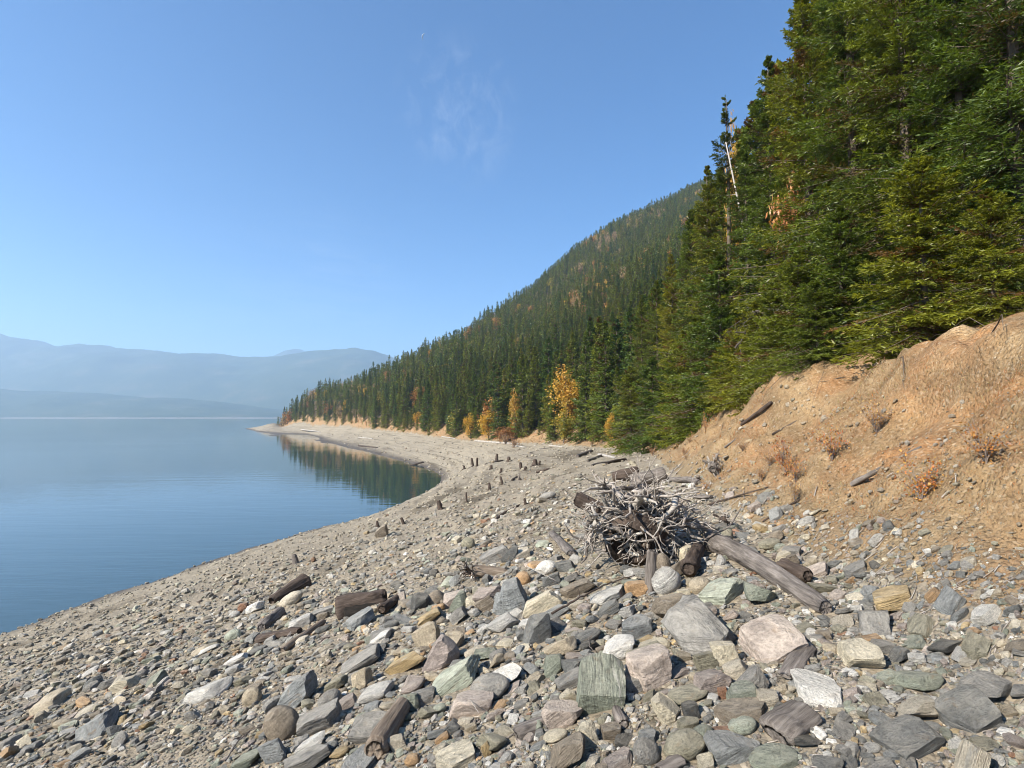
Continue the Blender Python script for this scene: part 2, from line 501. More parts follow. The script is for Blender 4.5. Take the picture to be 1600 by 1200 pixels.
# ---------------------------------------------------------------- ground meshes
def polar(angs, rads):
    A, Rr = np.meshgrid(angs, rads, indexing='ij')
    x = (Rr * np.sin(A)).ravel(); y = (Rr * np.cos(A)).ravel()
    na, nr = len(angs), len(rads)
    i = np.arange(na - 1)[:, None] * nr + np.arange(nr - 1)[None]
    Fc = np.stack([i, i + 1, i + nr + 1, i + nr], -1).reshape(-1, 4)[:, ::-1]
    return x, y, Fc
def sub_object(name, V, Fc, m, kind, s, par, label=None):
    used, inv = np.unique(Fc, return_inverse=True)
    me = mesh(name, V[used], inv.reshape(Fc.shape), m, True, attrs={'s': s[used], 'par': par[used]})
    return tag(obj(name, me), kind='structure')
angs = np.concatenate([np.linspace(R(-66), R(-46), 40, endpoint=False), np.linspace(R(-46), R(46), 520), np.linspace(R(46), R(66), 41)[1:]])
rads = np.concatenate([[.3], np.geomspace(.8, 1250, 400)])
x, y, Fc = polar(angs, rads)
z = height(x, y); s, par = toe_dist(x, y)
fs = s[Fc].mean(1); fz = z[Fc].max(1)
V = np.stack([x, y, z], -1)
keep = fz > -13.5
# the ground behind and beside the camera
a2 = np.linspace(R(66), R(294), 90); r2 = np.concatenate([[.3], np.geomspace(.8, 30, 60)])
x2, y2, F2 = polar(a2, r2)
z2 = height(x2, y2); s2, p2 = toe_dist(x2, y2)
V = np.vstack([V, np.stack([x2, y2, z2], -1)])
Fc = np.vstack([Fc[keep], F2 + len(x)])
s = np.concatenate([s, s2]); par = np.concatenate([par, p2])
fs = s[Fc].mean(1)
sub_object('beach', V, Fc[fs < 0], M_BEACH, 'structure', s, par)
sub_object('bank', V, Fc[(fs >= 0) & (fs < 4.2)], M_BANK, 'structure', s, par)
sub_object('hillside', V, Fc[fs >= 4.2], M_HILL, 'structure', s, par)

# visible-ground table: pixel -> ground point, for scattering
_cols = np.arange(-160, 1770, 10.0)
_Yt = np.geomspace(1.5, 420, 330)
_tab = []
_a0, _ = ray(_cols, 600)
_XX = (_a0[:, None] * _Yt[None]); _YY = np.broadcast_to(_Yt[None], _XX.shape)
_ZZ = height(_XX, _YY, False).reshape(_XX.shape)
_PY = proj(_XX, _YY, _ZZ)[1]
_PYm = np.minimum.accumulate(_PY, axis=1)
def ground_at(px, py):
    """nearest visible ground depth for many pixels at once"""
    k = np.clip(np.round((px - _cols[0]) / 10).astype(int), 0, len(_cols) - 1)
    Y = np.empty(len(px))
    for c in np.unique(k):
        m = k == c
        Y[m] = np.interp(-py[m], -_PYm[c], _Yt)
    a, _ = ray(px, py)
    return a * Y, Y

# ---------------------------------------------------------------- lake
t = NT('lake_water')
P = t.add('NewGeometry').outputs['Position']
n1 = t.noise(t.scalevec(P, .10, .55, 1), 1.0, 3, .5)
n2 = t.noise(t.scalevec(P, .5, 2.2, 1), 1.0, 3, .5)
patch = t.noise(t.scalevec(P, .012, .05, 1), 1.0, 3, .5, .6)
amp = t.range(patch, .42, .62, .12, 1.0)
nb = t.bump(t.math('MULTIPLY', n2, amp), .5, .02, t.bump(n1, .35, .05))
t.bsdf((.028, .054, .056), .025, nb, .5, IOR=1.5)
lk = mesh('lake', [(-8500, -250, LAKE_Z), (120, -250, LAKE_Z), (2500, 7800, LAKE_Z), (-8500, 7800, LAKE_Z)], [(0, 1, 2, 3)], t.m)
tag(obj('lake', lk), kind='structure')

# ---------------------------------------------------------------- far mountains
t = NT('far_forest')
P = t.add('NewGeometry').outputs['Position']
c = t.ramp(t.noise(P, .004, 8, .7), [(.3, (.03, .05, .025)), (.55, (.06, .08, .04)), (.75, (.14, .12, .08))])
fz_ = t.add('SeparateXYZ'); t.l.new(P, fz_.inputs[0])
c = t.mix(t.range(t.math('ADD', fz_.outputs['Z'], t.math('MULTIPLY', t.noise(P, .02, 4, .6), 3.0)), -6, -4.5, 1, 0), c, (.22, .20, .17))   # bare drawdown shore
t.bsdf(c, .95, None, .1)
M_FAR = t.m
def far_range(name, prof, Y0, depth, seed, rough):
    """a mountain ridge along the far shore: prof = (pixel, skyline pixel) pairs seen at depth Y0+depth"""
    px = np.linspace(prof[0][0], prof[-1][0], 260)
    yc = Y0 + depth
    sky_py = np.interp(px, [p[0] for p in prof], [p[1] for p in prof])
    xs = (px - 800) / F * yc
    top = (650 - sky_py) / F * yc
    u = np.linspace(0, 1.6, 70)
    X, U = np.meshgrid(xs, u, indexing='ij')
    Yy = Y0 + depth * U
    shape = np.where(U < 1, np.sin(np.clip(U, 0, 1) * math.pi / 2) ** 1.1, 1 - (U - 1) * .7)
    n = fbm(np.stack([X / (depth * .35), Yy / (depth * .35), 0 * X + seed], -1).reshape(-1, 3), 5, seed).reshape(X.shape)
    Z = LAKE_Z - 3 + (top[:, None] - LAKE_Z) * shape * (1 + rough * n * np.clip(1.5 * U * (1.25 - U), 0, 1))
    nx, nu = X.shape
    i = np.arange(nx - 1)[:, None] * nu + np.arange(nu - 1)[None]
    Fq = np.stack([i, i + nu, i + nu + 1, i + 1], -1).reshape(-1, 4)
    tag(obj(name, mesh(name, np.stack([X, Yy, Z], -1).reshape(-1, 3), Fq, M_FAR, True)), kind='structure')
far_range('far_mountain', [(-260, 520), (-60, 512), (100, 535), (230, 545), (310, 552), (350, 557), (390, 561), (430, 562), (455, 560), (490, 555), (530, 551), (560, 549),
                           (585, 552), (615, 561), (660, 575), (760, 600), (900, 620)], 3300, 1400, 3, .35)
far_range('distant_peak', [(380, 600), (420, 566), (440, 556), (455, 549), (468, 547), (478, 551), (495, 556), (530, 575), (600, 610)], 5600, 1300, 8, .1)
far_range('far_shore_hill', [(-260, 590), (0, 606), (200, 618), (300, 624), (350, 627), (385, 632), (420, 637), (450, 641), (520, 646), (640, 650)], 2500, 600, 5, .3)

# ---------------------------------------------------------------- haze (smoky autumn air)
hz = bpy.data.materials.new('haze_air'); hz.use_nodes = True
hn = hz.node_tree.nodes; hn.clear()
ho = hn.new('ShaderNodeOutputMaterial'); pv = hn.new('ShaderNodeVolumePrincipled')
pv.inputs['Color'].default_value = (.57, .77, 1.0, 1)
pv.inputs['Density'].default_value = HAZE
pv.inputs['Anisotropy'].default_value = .25
hz.node_tree.links.new(pv.outputs[0], ho.inputs['Volume'])
x0, x1, y0, y1, z0, z1 = -9000, 3500, -400, 8500, -32, 800
vb = [(a, b, c) for a in (x0, x1) for b in (y0, y1) for c in (z0, z1)]
fb = [(0, 1, 3, 2), (4, 6, 7, 5), (0, 4, 5, 1), (2, 3, 7, 6), (0, 2, 6, 4), (1, 5, 7, 3)]
tag(obj('haze', mesh('haze', vb, fb, hz)), kind='stuff')
# ---------------------------------------------------------------- vegetation materials
def leaf_mat(name, hue_var=.25, trans=.3, tintA=(1, 1, 1), tintB=(1, 1, 1)):
    t = NT(name)
    a = t.add('Attribute', attribute_name='col')
    oi = t.add('ObjectInfo')
    tint = t.mix(oi.outputs['Random'], tintA, tintB)
    c = t.mix(1.0, a.outputs['Color'], tint, 'MULTIPLY')
    d = t.add('BsdfDiffuse'); t.l.new(c, d.inputs['Color'])
    tr = t.add('BsdfTranslucent'); t.l.new(t.mix(1.0, c, (1.15, 1.1, .5), 'MULTIPLY'), tr.inputs['Color'])
    gl = t.add('BsdfGlossy', {'Roughness': .45}); gl.inputs['Color'].default_value = (1, 1, 1, 1)
    m1 = t.add('MixShader', {0: trans}); t.l.new(d.outputs[0], m1.inputs[1]); t.l.new(tr.outputs[0], m1.inputs[2])
    m2 = t.add('MixShader', {0: .025}); t.l.new(m1.outputs[0], m2.inputs[1]); t.l.new(gl.outputs[0], m2.inputs[2])
    t.l.new(m2.outputs[0], t.out.inputs['Surface'])
    return t.m
M_NEEDLE = leaf_mat('conifer_needles', trans=.38, tintA=(.62, .80, .85), tintB=(1.45, 1.25, .85))
M_LEAF = leaf_mat('autumn_leaves', trans=.35, tintA=(.85, .8, .9), tintB=(1.15, 1.15, 1.0))
def bark_mat(name, a, b, sc_=8):
    t = NT(name)
    co = t.add('TexCoord').outputs['Object']
    n = t.noise(t.scalevec(co, 1, 1, .22), sc_, 6, .7)
    c = t.ramp(n, [(.3, a), (.7, b)])
    t.bsdf(c, .95, t.bump(n, .8, .04), .1)
    return t.m
M_BARK = bark_mat('conifer_bark', (.06, .045, .033), (.19, .15, .115))
M_BIRCH = bark_mat('birch_bark', (.25, .225, .19), (.52, .48, .42), 5)
M_DEADTWIG = bark_mat('dead_twigs', (.16, .13, .11), (.36, .30, .26))

# ---------------------------------------------------------------- shape builders
def tubes(paths, sides=5):
    """list of (points (n,3), radii (n,)) -> V, quads"""
    VV, FF, off = [], [], 0
    for P, rad in paths:
        P = np.asarray(P, float); n = len(P)
        rad = np.broadcast_to(np.asarray(rad, float), (n,))
        T = norm(np.gradient(P, axis=0))
        ref = np.where(np.abs(T[:, 2:3]) > .9, np.array([[1., 0, 0]]), np.array([[0., 0, 1]]))
        ref = np.broadcast_to(ref[0], T.shape)
        U = norm(np.cross(T, ref)); W = np.cross(T, U)
        a = np.linspace(0, 2 * math.pi, sides, endpoint=False)
        ring = P[:, None] + rad[:, None, None] * (np.cos(a)[None, :, None] * U[:, None] + np.sin(a)[None, :, None] * W[:, None])
        VV.append(ring.reshape(-1, 3))
        i = np.arange(n - 1)[:, None] * sides; j = np.arange(sides)[None]; j2 = (j + 1) % sides
        q = np.stack([i + j, i + j2, i + sides + j2, i + sides + j], -1).reshape(-1, 4) + off
        FF.append(q)
        # end cap
        FF.append(np.array([[off + (n - 1) * sides + k for k in (0, 1, 2, 3)]]) if sides == 4 else
                  np.stack([np.full(sides - 2, off + (n - 1) * sides), off + (n - 1) * sides + np.arange(1, sides - 1),
                            off + (n - 1) * sides + np.arange(2, sides), off + (n - 1) * sides + np.arange(2, sides)], -1)[:, :3].reshape(-1, 3))
        off += n * sides
    q4 = np.concatenate([f for f in FF if f.shape[1] == 4]) if any(f.shape[1] == 4 for f in FF) else np.zeros((0, 4), int)
    q3 = [f for f in FF if f.shape[1] == 3]
    out = [q4] + ([np.concatenate(q3)] if q3 else [])
    return np.concatenate(VV), out

def blades(P, D, L, W, N, C):
    S = norm(np.cross(D, N))
    L = L[:, None]; W = W[:, None]
    V = np.stack([P, P + D * L * .42 + S * W * .5, P + D * L, P + D * L * .42 - S * W * .5], 1).reshape(-1, 3)
    Fq = np.arange(len(P) * 4).reshape(-1, 4)
    return V, Fq, np.repeat(C, 4, 0)

GREEN = np.array([.090, .122, .027])
def conifer(seed, H, Rm, nb, nst, nsub, bl, bw, z0=.05, droop=.5, gap=.0, col=GREEN, brown=.06, tipcol=1.45, width=.8, pw=.85, wild=.45):
    g = np.random.default_rng(seed)
    u = np.sort(g.random(nb)) ** 1.08
    t = u
    zb = H * (z0 + (1 - z0) * t)
    lob = .72 + .28 * np.sin(t * 23 + g.random() * 6) * np.sin(t * 9 + 2)
    L = Rm * (np.minimum(1, (t + .06) * 9) * .3 + .7) * (1 - t) ** pw * (.38 + .68 * g.random(nb) ** .8) * lob + .012 * H * np.minimum(1, (1 - t) * 6) + .1
    if gap: L *= np.where(g.random(nb) < gap, .35, 1)
    az = np.arange(nb) * 2.39996 + g.normal(0, .5, nb)
    el = -.18 + .95 * t ** 1.6 + g.normal(0, .13, nb)
    sg = -droop * (1 - t) * (.6 + .6 * g.random(nb))
    up = .22 * (1 - .4 * t)
    us = np.linspace(.12, 1, nst)[None] + g.normal(0, .03, (nb, nst))
    dx, dy = np.cos(az)[:, None], np.sin(az)[:, None]
    bend = g.normal(0, .18, nb)[:, None] * us ** 2 * L[:, None]
    PX = dx * L[:, None] * us - dy * bend; PY = dy * L[:, None] * us + dx * bend
    PZ = zb[:, None] + L[:, None] * (el[:, None] * us + sg[:, None] * us ** 2 + up[:, None] * us ** 4)
    dz = el[:, None] + 2 * sg[:, None] * us + 4 * up[:, None] * us ** 3
    T = norm(np.stack([dx + 0 * us, dy + 0 * us, dz], -1))
    P = np.stack([PX, PY, PZ], -1)
    S = np.stack([-dy + 0 * us, dx + 0 * us, 0 * us], -1)
    bt = g.normal(1, .16, nb)
    dead = g.random(nb) < brown
    Ps, Ds, Ls, Ws, Ns, Cs = [], [], [], [], [], []
    for side in (-1, 1):
        tw = norm(T * .62 + S * side * width + np.stack([0 * us, 0 * us, -.12 + g.normal(0, .10 + .22 * wild, us.shape)], -1))
        lt = np.minimum(L[:, None] * .52 * (1.08 - us * .8), .06 * H + .25) * (.65 + .6 * g.random(us.shape))
        for k in range(nsub):
            v = (k + g.random(us.shape)) / nsub
            side2 = np.where(g.random(us.shape) < .5, -1, 1)[..., None]
            pp = P + tw * (lt * v)[..., None]
            pp[..., 2] -= .12 * lt * v * v
            dd = norm(tw * .8 + np.cross(tw, np.array([0, 0, 1.])) * side2 * .5 + g.normal(0, .26, pp.shape) + np.array([0, 0, .05]))
            nn = norm(np.array([0, 0, 1.]) + g.normal(0, wild, pp.shape) + tw * .25)
            c = col[None, None] * (bt[:, None] * (.72 + .5 * g.random(us.shape)))[..., None]
            tip = np.clip((us - .45) * 1.5 + (v - .5) * .6, 0, 1)[..., None]
            c = c * (1 + (np.array([tipcol, tipcol * .95, .9]) - 1) * tip)
            br = (dead[:, None] | ((us < .3) & (g.random(us.shape) < .35)))[..., None]
            c = np.where(br, np.array([.12, .075, .032]) * (.6 + .7 * g.random(us.shape))[..., None], c)
            Ps.append(pp.reshape(-1, 3)); Ds.append(dd.reshape(-1, 3)); Ns.append(nn.reshape(-1, 3)); Cs.append(c.reshape(-1, 3))
            sz = (.65 + .7 * g.random(us.shape)) * (.42 + .58 * np.minimum(1, L[:, None] / (Rm * .55)))
            Ls.append((bl * sz).ravel()); Ws.append((bw * (.7 + .6 * g.random(us.shape))).ravel())
    # leader
    nl = max(4, nst)
    pz = H * (1 - .07 * g.random(nl * nsub))
    pp = np.stack([g.normal(0, .01, len(pz)), g.normal(0, .01, len(pz)), pz], -1)
    dd = norm(np.stack([g.normal(0, .5, len(pz)), g.normal(0, .5, len(pz)), np.full(len(pz), .9)], -1))
    Ps.append(pp); Ds.append(dd); Ns.append(norm(g.normal(0, 1, pp.shape))); Cs.append(np.tile(col * 1.1, (len(pz), 1)))
    Ls.append(np.full(len(pz), bl * .6)); Ws.append(np.full(len(pz), bw * .6))
    V, Fq, C = blades(np.concatenate(Ps), np.concatenate(Ds), np.concatenate(Ls), np.concatenate(Ws), np.concatenate(Ns), np.concatenate(Cs))
    # trunk with its limbs
    zz = np.linspace(-.35, H * .985, 9)
    r0 = .011 * H + .03
    wob = np.cumsum(g.normal(0, .012 * H / 9, (9, 2)), 0) * .6
    paths = [(np.stack([wob[:, 0], wob[:, 1], zz], -1), r0 * (1 - np.clip(zz / H, 0, 1)) ** .8 + .012)]
    if nst >= 5:
        for b in range(nb):
            if L[b] > .25:
                ks = [0, nst // 2, nst - 1]
                pts = np.vstack([[0, 0, zb[b]], P[b, ks]])
                paths.append((pts, np.array([.016, .012, .008, .003]) * (.6 + L[b] * .55)))
    Vt, Ft = tubes(paths, 4 if nst >= 5 else 5)
    return (V, Fq, C), (Vt, Ft)

def conifer_meshes(name, *a, **k):
    (V, Fq, C), (Vt, Ft) = conifer(*a, **k)
    return mesh(name + '_crown', V, Fq, M_NEEDLE, False, C), mesh(name + '_trunk', Vt, Ft, M_BARK, True)

def broadleaf(seed, H, Rx, Rz, nlobe, nleaf, leaf, cols, stems=1, base=.25):
    g = np.random.default_rng(seed)
    cz = H - Rz
    Pl = g.normal(0, 1, (nlobe, 3)); Pl = norm(Pl) * (g.random((nlobe, 1)) ** .4)
    Pl = Pl * np.array([Rx * .8, Rx * .8, Rz * .82]) * g.uniform(.8, 1.2, (nlobe, 1)) + np.array([0, 0, cz])
    k = g.integers(0, nlobe, nleaf)
    q = norm(g.normal(0, 1, (nleaf, 3))) * (g.random((nleaf, 1)) ** .45)
    rl = (.32 + .25 * g.random(nlobe))[k][:, None]
    P = Pl[k] + q * rl * np.array([Rx, Rx, Rz * .8])
    D = norm(g.normal(0, 1, P.shape) + np.array([0, 0, -.4])); N = norm(g.normal(0, 1, P.shape) + np.array([0, 0, .7]))
    cols = np.asarray(cols)
    ci = (k * 7 + seed) % len(cols)
    C = cols[np.where(g.random(nleaf) < .7, ci, g.integers(0, len(cols), nleaf))] * (.7 + .6 * g.random((nleaf, 1)))
    V, Fq, C = blades(P, D, leaf * (.6 + .8 * g.random(nleaf)), leaf * .7 * (.6 + .8 * g.random(nleaf)), N, C)
    paths = []
    for s_ in range(stems):
        top = np.array([g.normal(0, Rx * .2), g.normal(0, Rx * .2), H * .9]); b0 = np.array([g.normal(0, .05 * stems), g.normal(0, .05 * stems), -.3])
        tt = np.linspace(0, 1, 6)[:, None]
        paths.append((b0 + (top - b0) * tt + g.normal(0, .03, (6, 3)) * H * .1 * np.sin(tt * 3), (.012 * H + .02) * (1 - tt[:, 0]) + .01))
    for b in range(nlobe):
        f = g.uniform(.35, .8); a = np.array([0, 0, H * f * .8])
        tt = np.linspace(0, 1, 4)[:, None]
        paths.append((a + (Pl[b] - a) * tt + np.array([0, 0, .08 * H]) * np.sin(tt * math.pi), .008 * H * (1 - tt[:, 0]) + .008))
    Vt, Ft = tubes(paths, 4)
    return (V, Fq, C), (Vt, Ft)
def broadleaf_meshes(name, *a, bark=None, **k):
    (V, Fq, C), (Vt, Ft) = broadleaf(*a, **k)
    return mesh(name + '_crown', V, Fq, M_LEAF, False, C), mesh(name + '_trunk', Vt, Ft, bark or M_BARK, True)

GOLD = [(.56, .36, .05), (.50, .29, .04), (.44, .32, .06), (.58, .33, .05)]
YGRN = [(.30, .25, .04), (.19, .18, .03), (.36, .27, .05), (.14, .15, .025)]
RUST = [(.40, .18, .05), (.32, .13, .04), (.44, .23, .07), (.30, .17, .06)]
PALE = [(.38, .28, .15), (.34, .24, .13), (.42, .29, .14), (.28, .22, .12)]

def place_tree(name, meshes, loc, rz, scl, label, cat, group):
    r = empty(name, loc, (0, 0, rz))
    r.scale = scl if hasattr(scl, '__len__') else (scl,) * 3
    tag(r, label, cat, group)
    obj('crown', meshes[0], r); obj('trunk', meshes[1], r)
    return r

# near fir shapes (needle sprays a hand long), middle-distance ones, far ones
NEAR = [conifer_meshes('near_fir', 100 + k, 15.0, 3.8 - .2 * k, 300, 11, 13, .17, .034, z0=.015, droop=.42, gap=.2, pw=.92, wild=.8,
                       col=GREEN * np.array([(1.3, 1.18, 1), (1.08, 1.06, 1.0), (1.5, 1.25, .95)][k]), brown=.07) for k in range(3)]
LOWF = conifer_meshes('low_fir', 141, 6.0, 2.9, 190, 9, 13, .17, .036, z0=.0, droop=.4, gap=.15, pw=.8, wild=.8, col=GREEN * np.array([1.25, 1.15, .95]), brown=.06)
SPARSE = conifer_meshes('sparse_fir', 131, 16.0, 2.9, 84, 9, 13, .19, .04, z0=.25, droop=.12, gap=.3, col=GREEN * .8, brown=.05, pw=1.0)
MID = [conifer_meshes('mid_fir', 200 + k, 14.0, 2.9 + .3 * (k % 3), 165, 6, 4, .42, .135, wild=.65, z0=.03, droop=.4, gap=.08,
                      col=GREEN * np.array([(1.1, 1.05, 1), (1.35, 1.15, .9), (.85, .95, 1.1), (1.2, 1.1, 1), (1.0, 1.0, .9)][k]), brown=.05, pw=[.95, 1.05, .9, 1.1, 1.0][k]) for k in range(5)]
FAR = [conifer_meshes('far_fir', 300 + k, 13.0, 2.3 + .3 * (k % 3), 62, 3, 1, .95, .46, z0=.03, droop=.35, col=GREEN * np.array([1.05, 1.0, 1.1]) * (.9 + .14 * k), brown=.05, pw=.92 + .07 * k) for k in range(4)]

# ---------------------------------------------------------------- the near firs on the bank, one by one
SCENE_CONIFERS = []
def ground_for(px, Y):
    a, _ = ray(px, 600)
    return float(a * Y), float(Y)
near_list = [  # trunk pixel, depth, top pixel, kind, width factor, label
    (1272, 17.0, -30, 0, 1.0, 'tallest fir at the bank edge, rising beyond the top of the photo'),
    (1214, 20.5, 92, 2, .95, 'broad yellow-green fir just left of the tallest bank fir'),
    (1143, 27.0, 150, 'S', 1.0, 'thin open-crowned fir with a bare spire against the sky'),
    (1172, 24.0, 222, 1, .95, 'full fir between the open-crowned spire fir and the broad yellow-green fir'),
    (1112, 29.5, 262, 2, .95, 'fir with gold-tinged sprays below and left of the thin spire fir'),
    (1084, 33.0, 330, 0, .95, 'bushy fir whose top overlaps the mountain ridge line'),
    (1052, 39.0, 398, 2, .95, 'fir of middle height beside the bushy ridge-line fir'),
    (1028, 45.0, 438, 1, .95, 'slender fir at the near end of the bay forest'),
    (1004, 52.0, 462, 0, .9, 'dark fir where the raw bank meets the beach'),
    (1128, 21.5, 405, 1, 1.0, 'leaning low fir hanging its boughs over the bank crest'),
    (1020, 36.0, 560, 2, 1.1, 'small young fir low on the bank beside the raw earth'),
    (985, 44.0, 575, 1, 1.1, 'small fir standing at the foot of the bank by the drift logs'),
    (1070, 27.5, 520, 2, 1.1, 'short bushy fir at the upper edge of the orange earth'),
    (1187, 16.5, 470, 0, 1.2, 'low wide fir with grey dead limbs above the earth slope'),
    (1100, 23.0, 500, 0, 1.25, 'low bushy fir spreading over the crest just left of the leaning low fir'),
    (1155, 18.6, 500, 2, 1.3, 'yellow-green bushy fir at the crest right of the leaning low fir'),
    (1214, 14.6, 440, 2, 1.25, 'bright bushy fir with boughs drooping over the crest near the right edge'),
    (1252, 12.6, 400, 1, 1.25, 'dark bushy fir at the crest right at the edge of the photo'),
    (1050, 31.0, 560, 0, 1.25, 'short wide fir at the lower end of the bank crest'),
    (1185, 16.2, 520, 1, 1.35, 'dark low fir whose boughs sag over the raw edge left of the bright bushy fir'),
    (1278, 11.2, 440, 2, 1.3, 'yellow-green low fir over the raw edge beyond the dark crest fir'),
    (1125, 20.5, 545, 2, 1.3, 'small wide fir sagging over the crest under the leaning low fir'),
    (1345, 14.5, -180, 1, 1.0, 'tall dark fir close behind the tallest bank fir on the slope side'),
    (1432, 12.5, -260, 2, 1.0, 'yellow-green fir high on the near slope with drooping boughs'),
    (1520, 11.5, -210, 0, 1.0, 'second big fir from the edge of the near slope'),
    (1610, 10.5, -380, 1, 1.0, 'closest fir of the near slope'),
    (1392, 20.0, -90, 0, .95, 'fir filling the gap behind the two tall slope firs'),
    (1478, 19.0, -190, 2, .95, 'fir standing deeper in the near slope wood'),
    (1575, 17.0, -200, 1, .95, 'fir deep behind the closest slope fir'),
    (1320, 11.5, 330, 2, 1.2, 'young fir with boughs low over the crest of the bank'),
    (1450, 9.0, 250, 0, 1.25, 'young bushy fir in front of the tall slope firs'),
    (1560, 8.2, 300, 2, 1.2, 'young fir next to the closest slope fir'),
]
for k, (px, Y, tp, kind, wf, lab) in enumerate(near_list):
    x, y = ground_for(px, Y)
    z = float(height(x, y)[0]) - .1
    _, b = ray(px, tp)
    Hh = float(b) * Y - z
    ms = SPARSE if kind == 'S' else NEAR[kind]
    H0 = 16.0 if kind == 'S' else 15.0
    sz = Hh / H0
    sxy = wf * max(min(sz, 1.25), .28)
    if Hh < 9:
        ms = LOWF; sz = Hh / 6.0; sxy = sz * wf * .95
    place_tree('fir_tree', ms, (x, y, z), k * 1.9, (sxy, sxy, sz), lab, 'fir tree', 'firs on the near bank')
    SCENE_CONIFERS.append((x, y, z, Hh, 2.6 * sxy))

# ---------------------------------------------------------------- forest sites on the mountainside
cand = []
for r0, r1, sp in ((14, 70, 2.7), (70, 160, 3.1), (160, 330, 3.3), (330, 760, 3.9)):
    n = int(((r1 + sp) * 2 / sp)); 
    gx = np.arange(-r1, r1, sp); gy = np.arange(0, r1, sp)
    X, Y = np.meshgrid(gx, gy); X = X.ravel() + rng.uniform(-.42, .42, X.size) * sp; Y = Y.ravel() + rng.uniform(-.42, .42, Y.size) * sp
    rr = np.hypot(X, Y)
    m = (rr >= r0) & (rr < r1) & (Y > 3)
    X, Y = X[m], Y[m]
    pxs = 800 + F * X / Y
    m = (pxs > 380) & (pxs < np.where(Y < 70, 1780, np.where(Y < 220, 1420, 1240)))
    X, Y = X[m], Y[m]
    s_, _p = toe_dist(X, Y)
    rr = np.hypot(X, Y)
    m = s_ > np.where(rr < 60, 2.3, np.where(rr < 160, .5, .1)) + rng.random(len(X)) * np.where(rr < 100, 1.5, .8)
    cand.append(np.stack([X[m], Y[m], s_[m]], -1))
cand = np.concatenate(cand)
cx, cy, cs = cand.T
cz = height(cx, cy)
nse = fbm(np.stack([cx / 38, cy / 38, 0 * cx], -1), 3, 41)
nse2 = fbm(np.stack([cx / 14, cy / 14, 0 * cx + 5], -1), 2, 44)
rr = np.hypot(cx, cy)
th = rng.uniform(.5, 1.3, len(cx)) * (1 + .2 * nse) * np.where(rng.random(len(cx)) < .06, 1.25, 1) * np.interp(rr, [40, 90, 130, 200, 300, 700], [16, 16.5, 14, 10.5, 9.2, 10]) * (1 + .12 * nse2)
front = (cs < 4) & (rng.random(len(cx)) < .55)
th = np.where(front, th * rng.uniform(.25, .7, len(cx)), th)
for X, Y, Z, H_, R_ in SCENE_CONIFERS:     # keep clear of the trees already standing
    m = (np.hypot(cx - X, cy - Y) > 1.6)
    cx, cy, cz, cs, nse, nse2, rr, th = [a[m] for a in (cx, cy, cz, cs, nse, nse2, rr, th)]
bare = (rr > 230) & (nse > .43)
keep = ~(bare & (rng.random(len(cx)) < .75))
cx, cy, cz, cs, nse, nse2, rr, th = [a[keep] for a in (cx, cy, cz, cs, nse, nse2, rr, th)]
autumn = (rr > 95) & (((nse > .36) & (rng.random(len(cx)) < .5)) | ((rng.random(len(cx)) < .02) & (rr < 420)) | ((cs < 5) & (rr > 110) & (rng.random(len(cx)) < .03)))

# tree tops of the near slope step down towards the bay
_px0 = 800 + F * cx / cy
_cap = np.interp(_px0, [640, 700, 800, 880, 950, 1000, 1050, 1085, 1100, 1143, 1200, 1262, 1300], [598, 588, 545, 502, 480, 466, 412, 322, 290, 215, 125, -20, -300])
_capz = ((650 - _cap - rng.uniform(0, 24, len(cx))) / F) * cy
_m = rr < np.interp(_px0, [640, 1000, 1100], [170, 140, 90])
th = np.where(_m, np.clip(np.minimum(th, _capz - cz), 2.5, None), th)

# how much of each tree can be seen from the beach: nearest first over the picture's columns
order = np.argsort(rr)
pxc = 800 + F * cx / (cy * CP + cz * SP)
_, ptop = proj(cx, cy, cz + th)
_, pbot = proj(cx, cy, cz)
colmin = np.full(2200, 1200.0)
for X, Y, Z, H_, R_ in SCENE_CONIFERS:
    p0, tp = proj(X, Y, Z + H_ * .9); w = F * R_ * .5 / Y
    a, b = int(max(0, p0 - w + 300)), int(min(2199, p0 + w + 300))
    colmin[a:b] = np.minimum(colmin[a:b], tp)
vis = np.zeros(len(cx))
for i in order:
    w = max(1.0, F * (.16 * th[i]) / cy[i])
    a, b = int(pxc[i] - w + 300), int(pxc[i] + w + 301)
    if a < 0 or b >= 2200: continue
    seg = colmin[a:b]
    xx = np.abs(np.arange(a, b) - 300 - pxc[i]) / w
    tt = ptop[i] + (pbot[i] - ptop[i]) * np.clip(xx, 0, 1) * .8
    inn = (np.arange(a, b) > 280) & (np.arange(a, b) < 1920)
    vis[i] = np.sum(np.maximum(0, np.minimum(seg, pbot[i]) - tt) * inn)
    colmin[a:b] = np.minimum(seg, tt)
con = np.where(~autumn)[0]
aut = np.where(autumn)[0]
n_ind = 300 - len(near_list) - 4
ind = con[np.argsort(-vis[con])[:n_ind]]
rest = np.setdiff1d(con, ind)
ord_ = np.argsort(rr[ind])
TREE_LAND = [(437, 'tip of the far point'), (485, 'far-point pale drift log'), (575, 'dark log on the far beach'), (655, 'rust-orange tree patch'), (701, 'pale middle drift log'),
             (736, 'narrow golden tree'), (764, 'beach-edge golden tree'), (806, 'slim golden-orange tree'), (848, 'long white drift log'), (886, 'large golden tree'), (930, 'drift log pile'),
             (985, 'small bank-foot fir'), (1028, 'slender bay-end fir'), (1084, 'bushy ridge-line fir'), (1143, 'thin spire fir'), (1214, 'broad yellow-green fir'), (1345, 'tall dark slope fir'), (1478, 'deeper slope fir')]
tree_used = {}
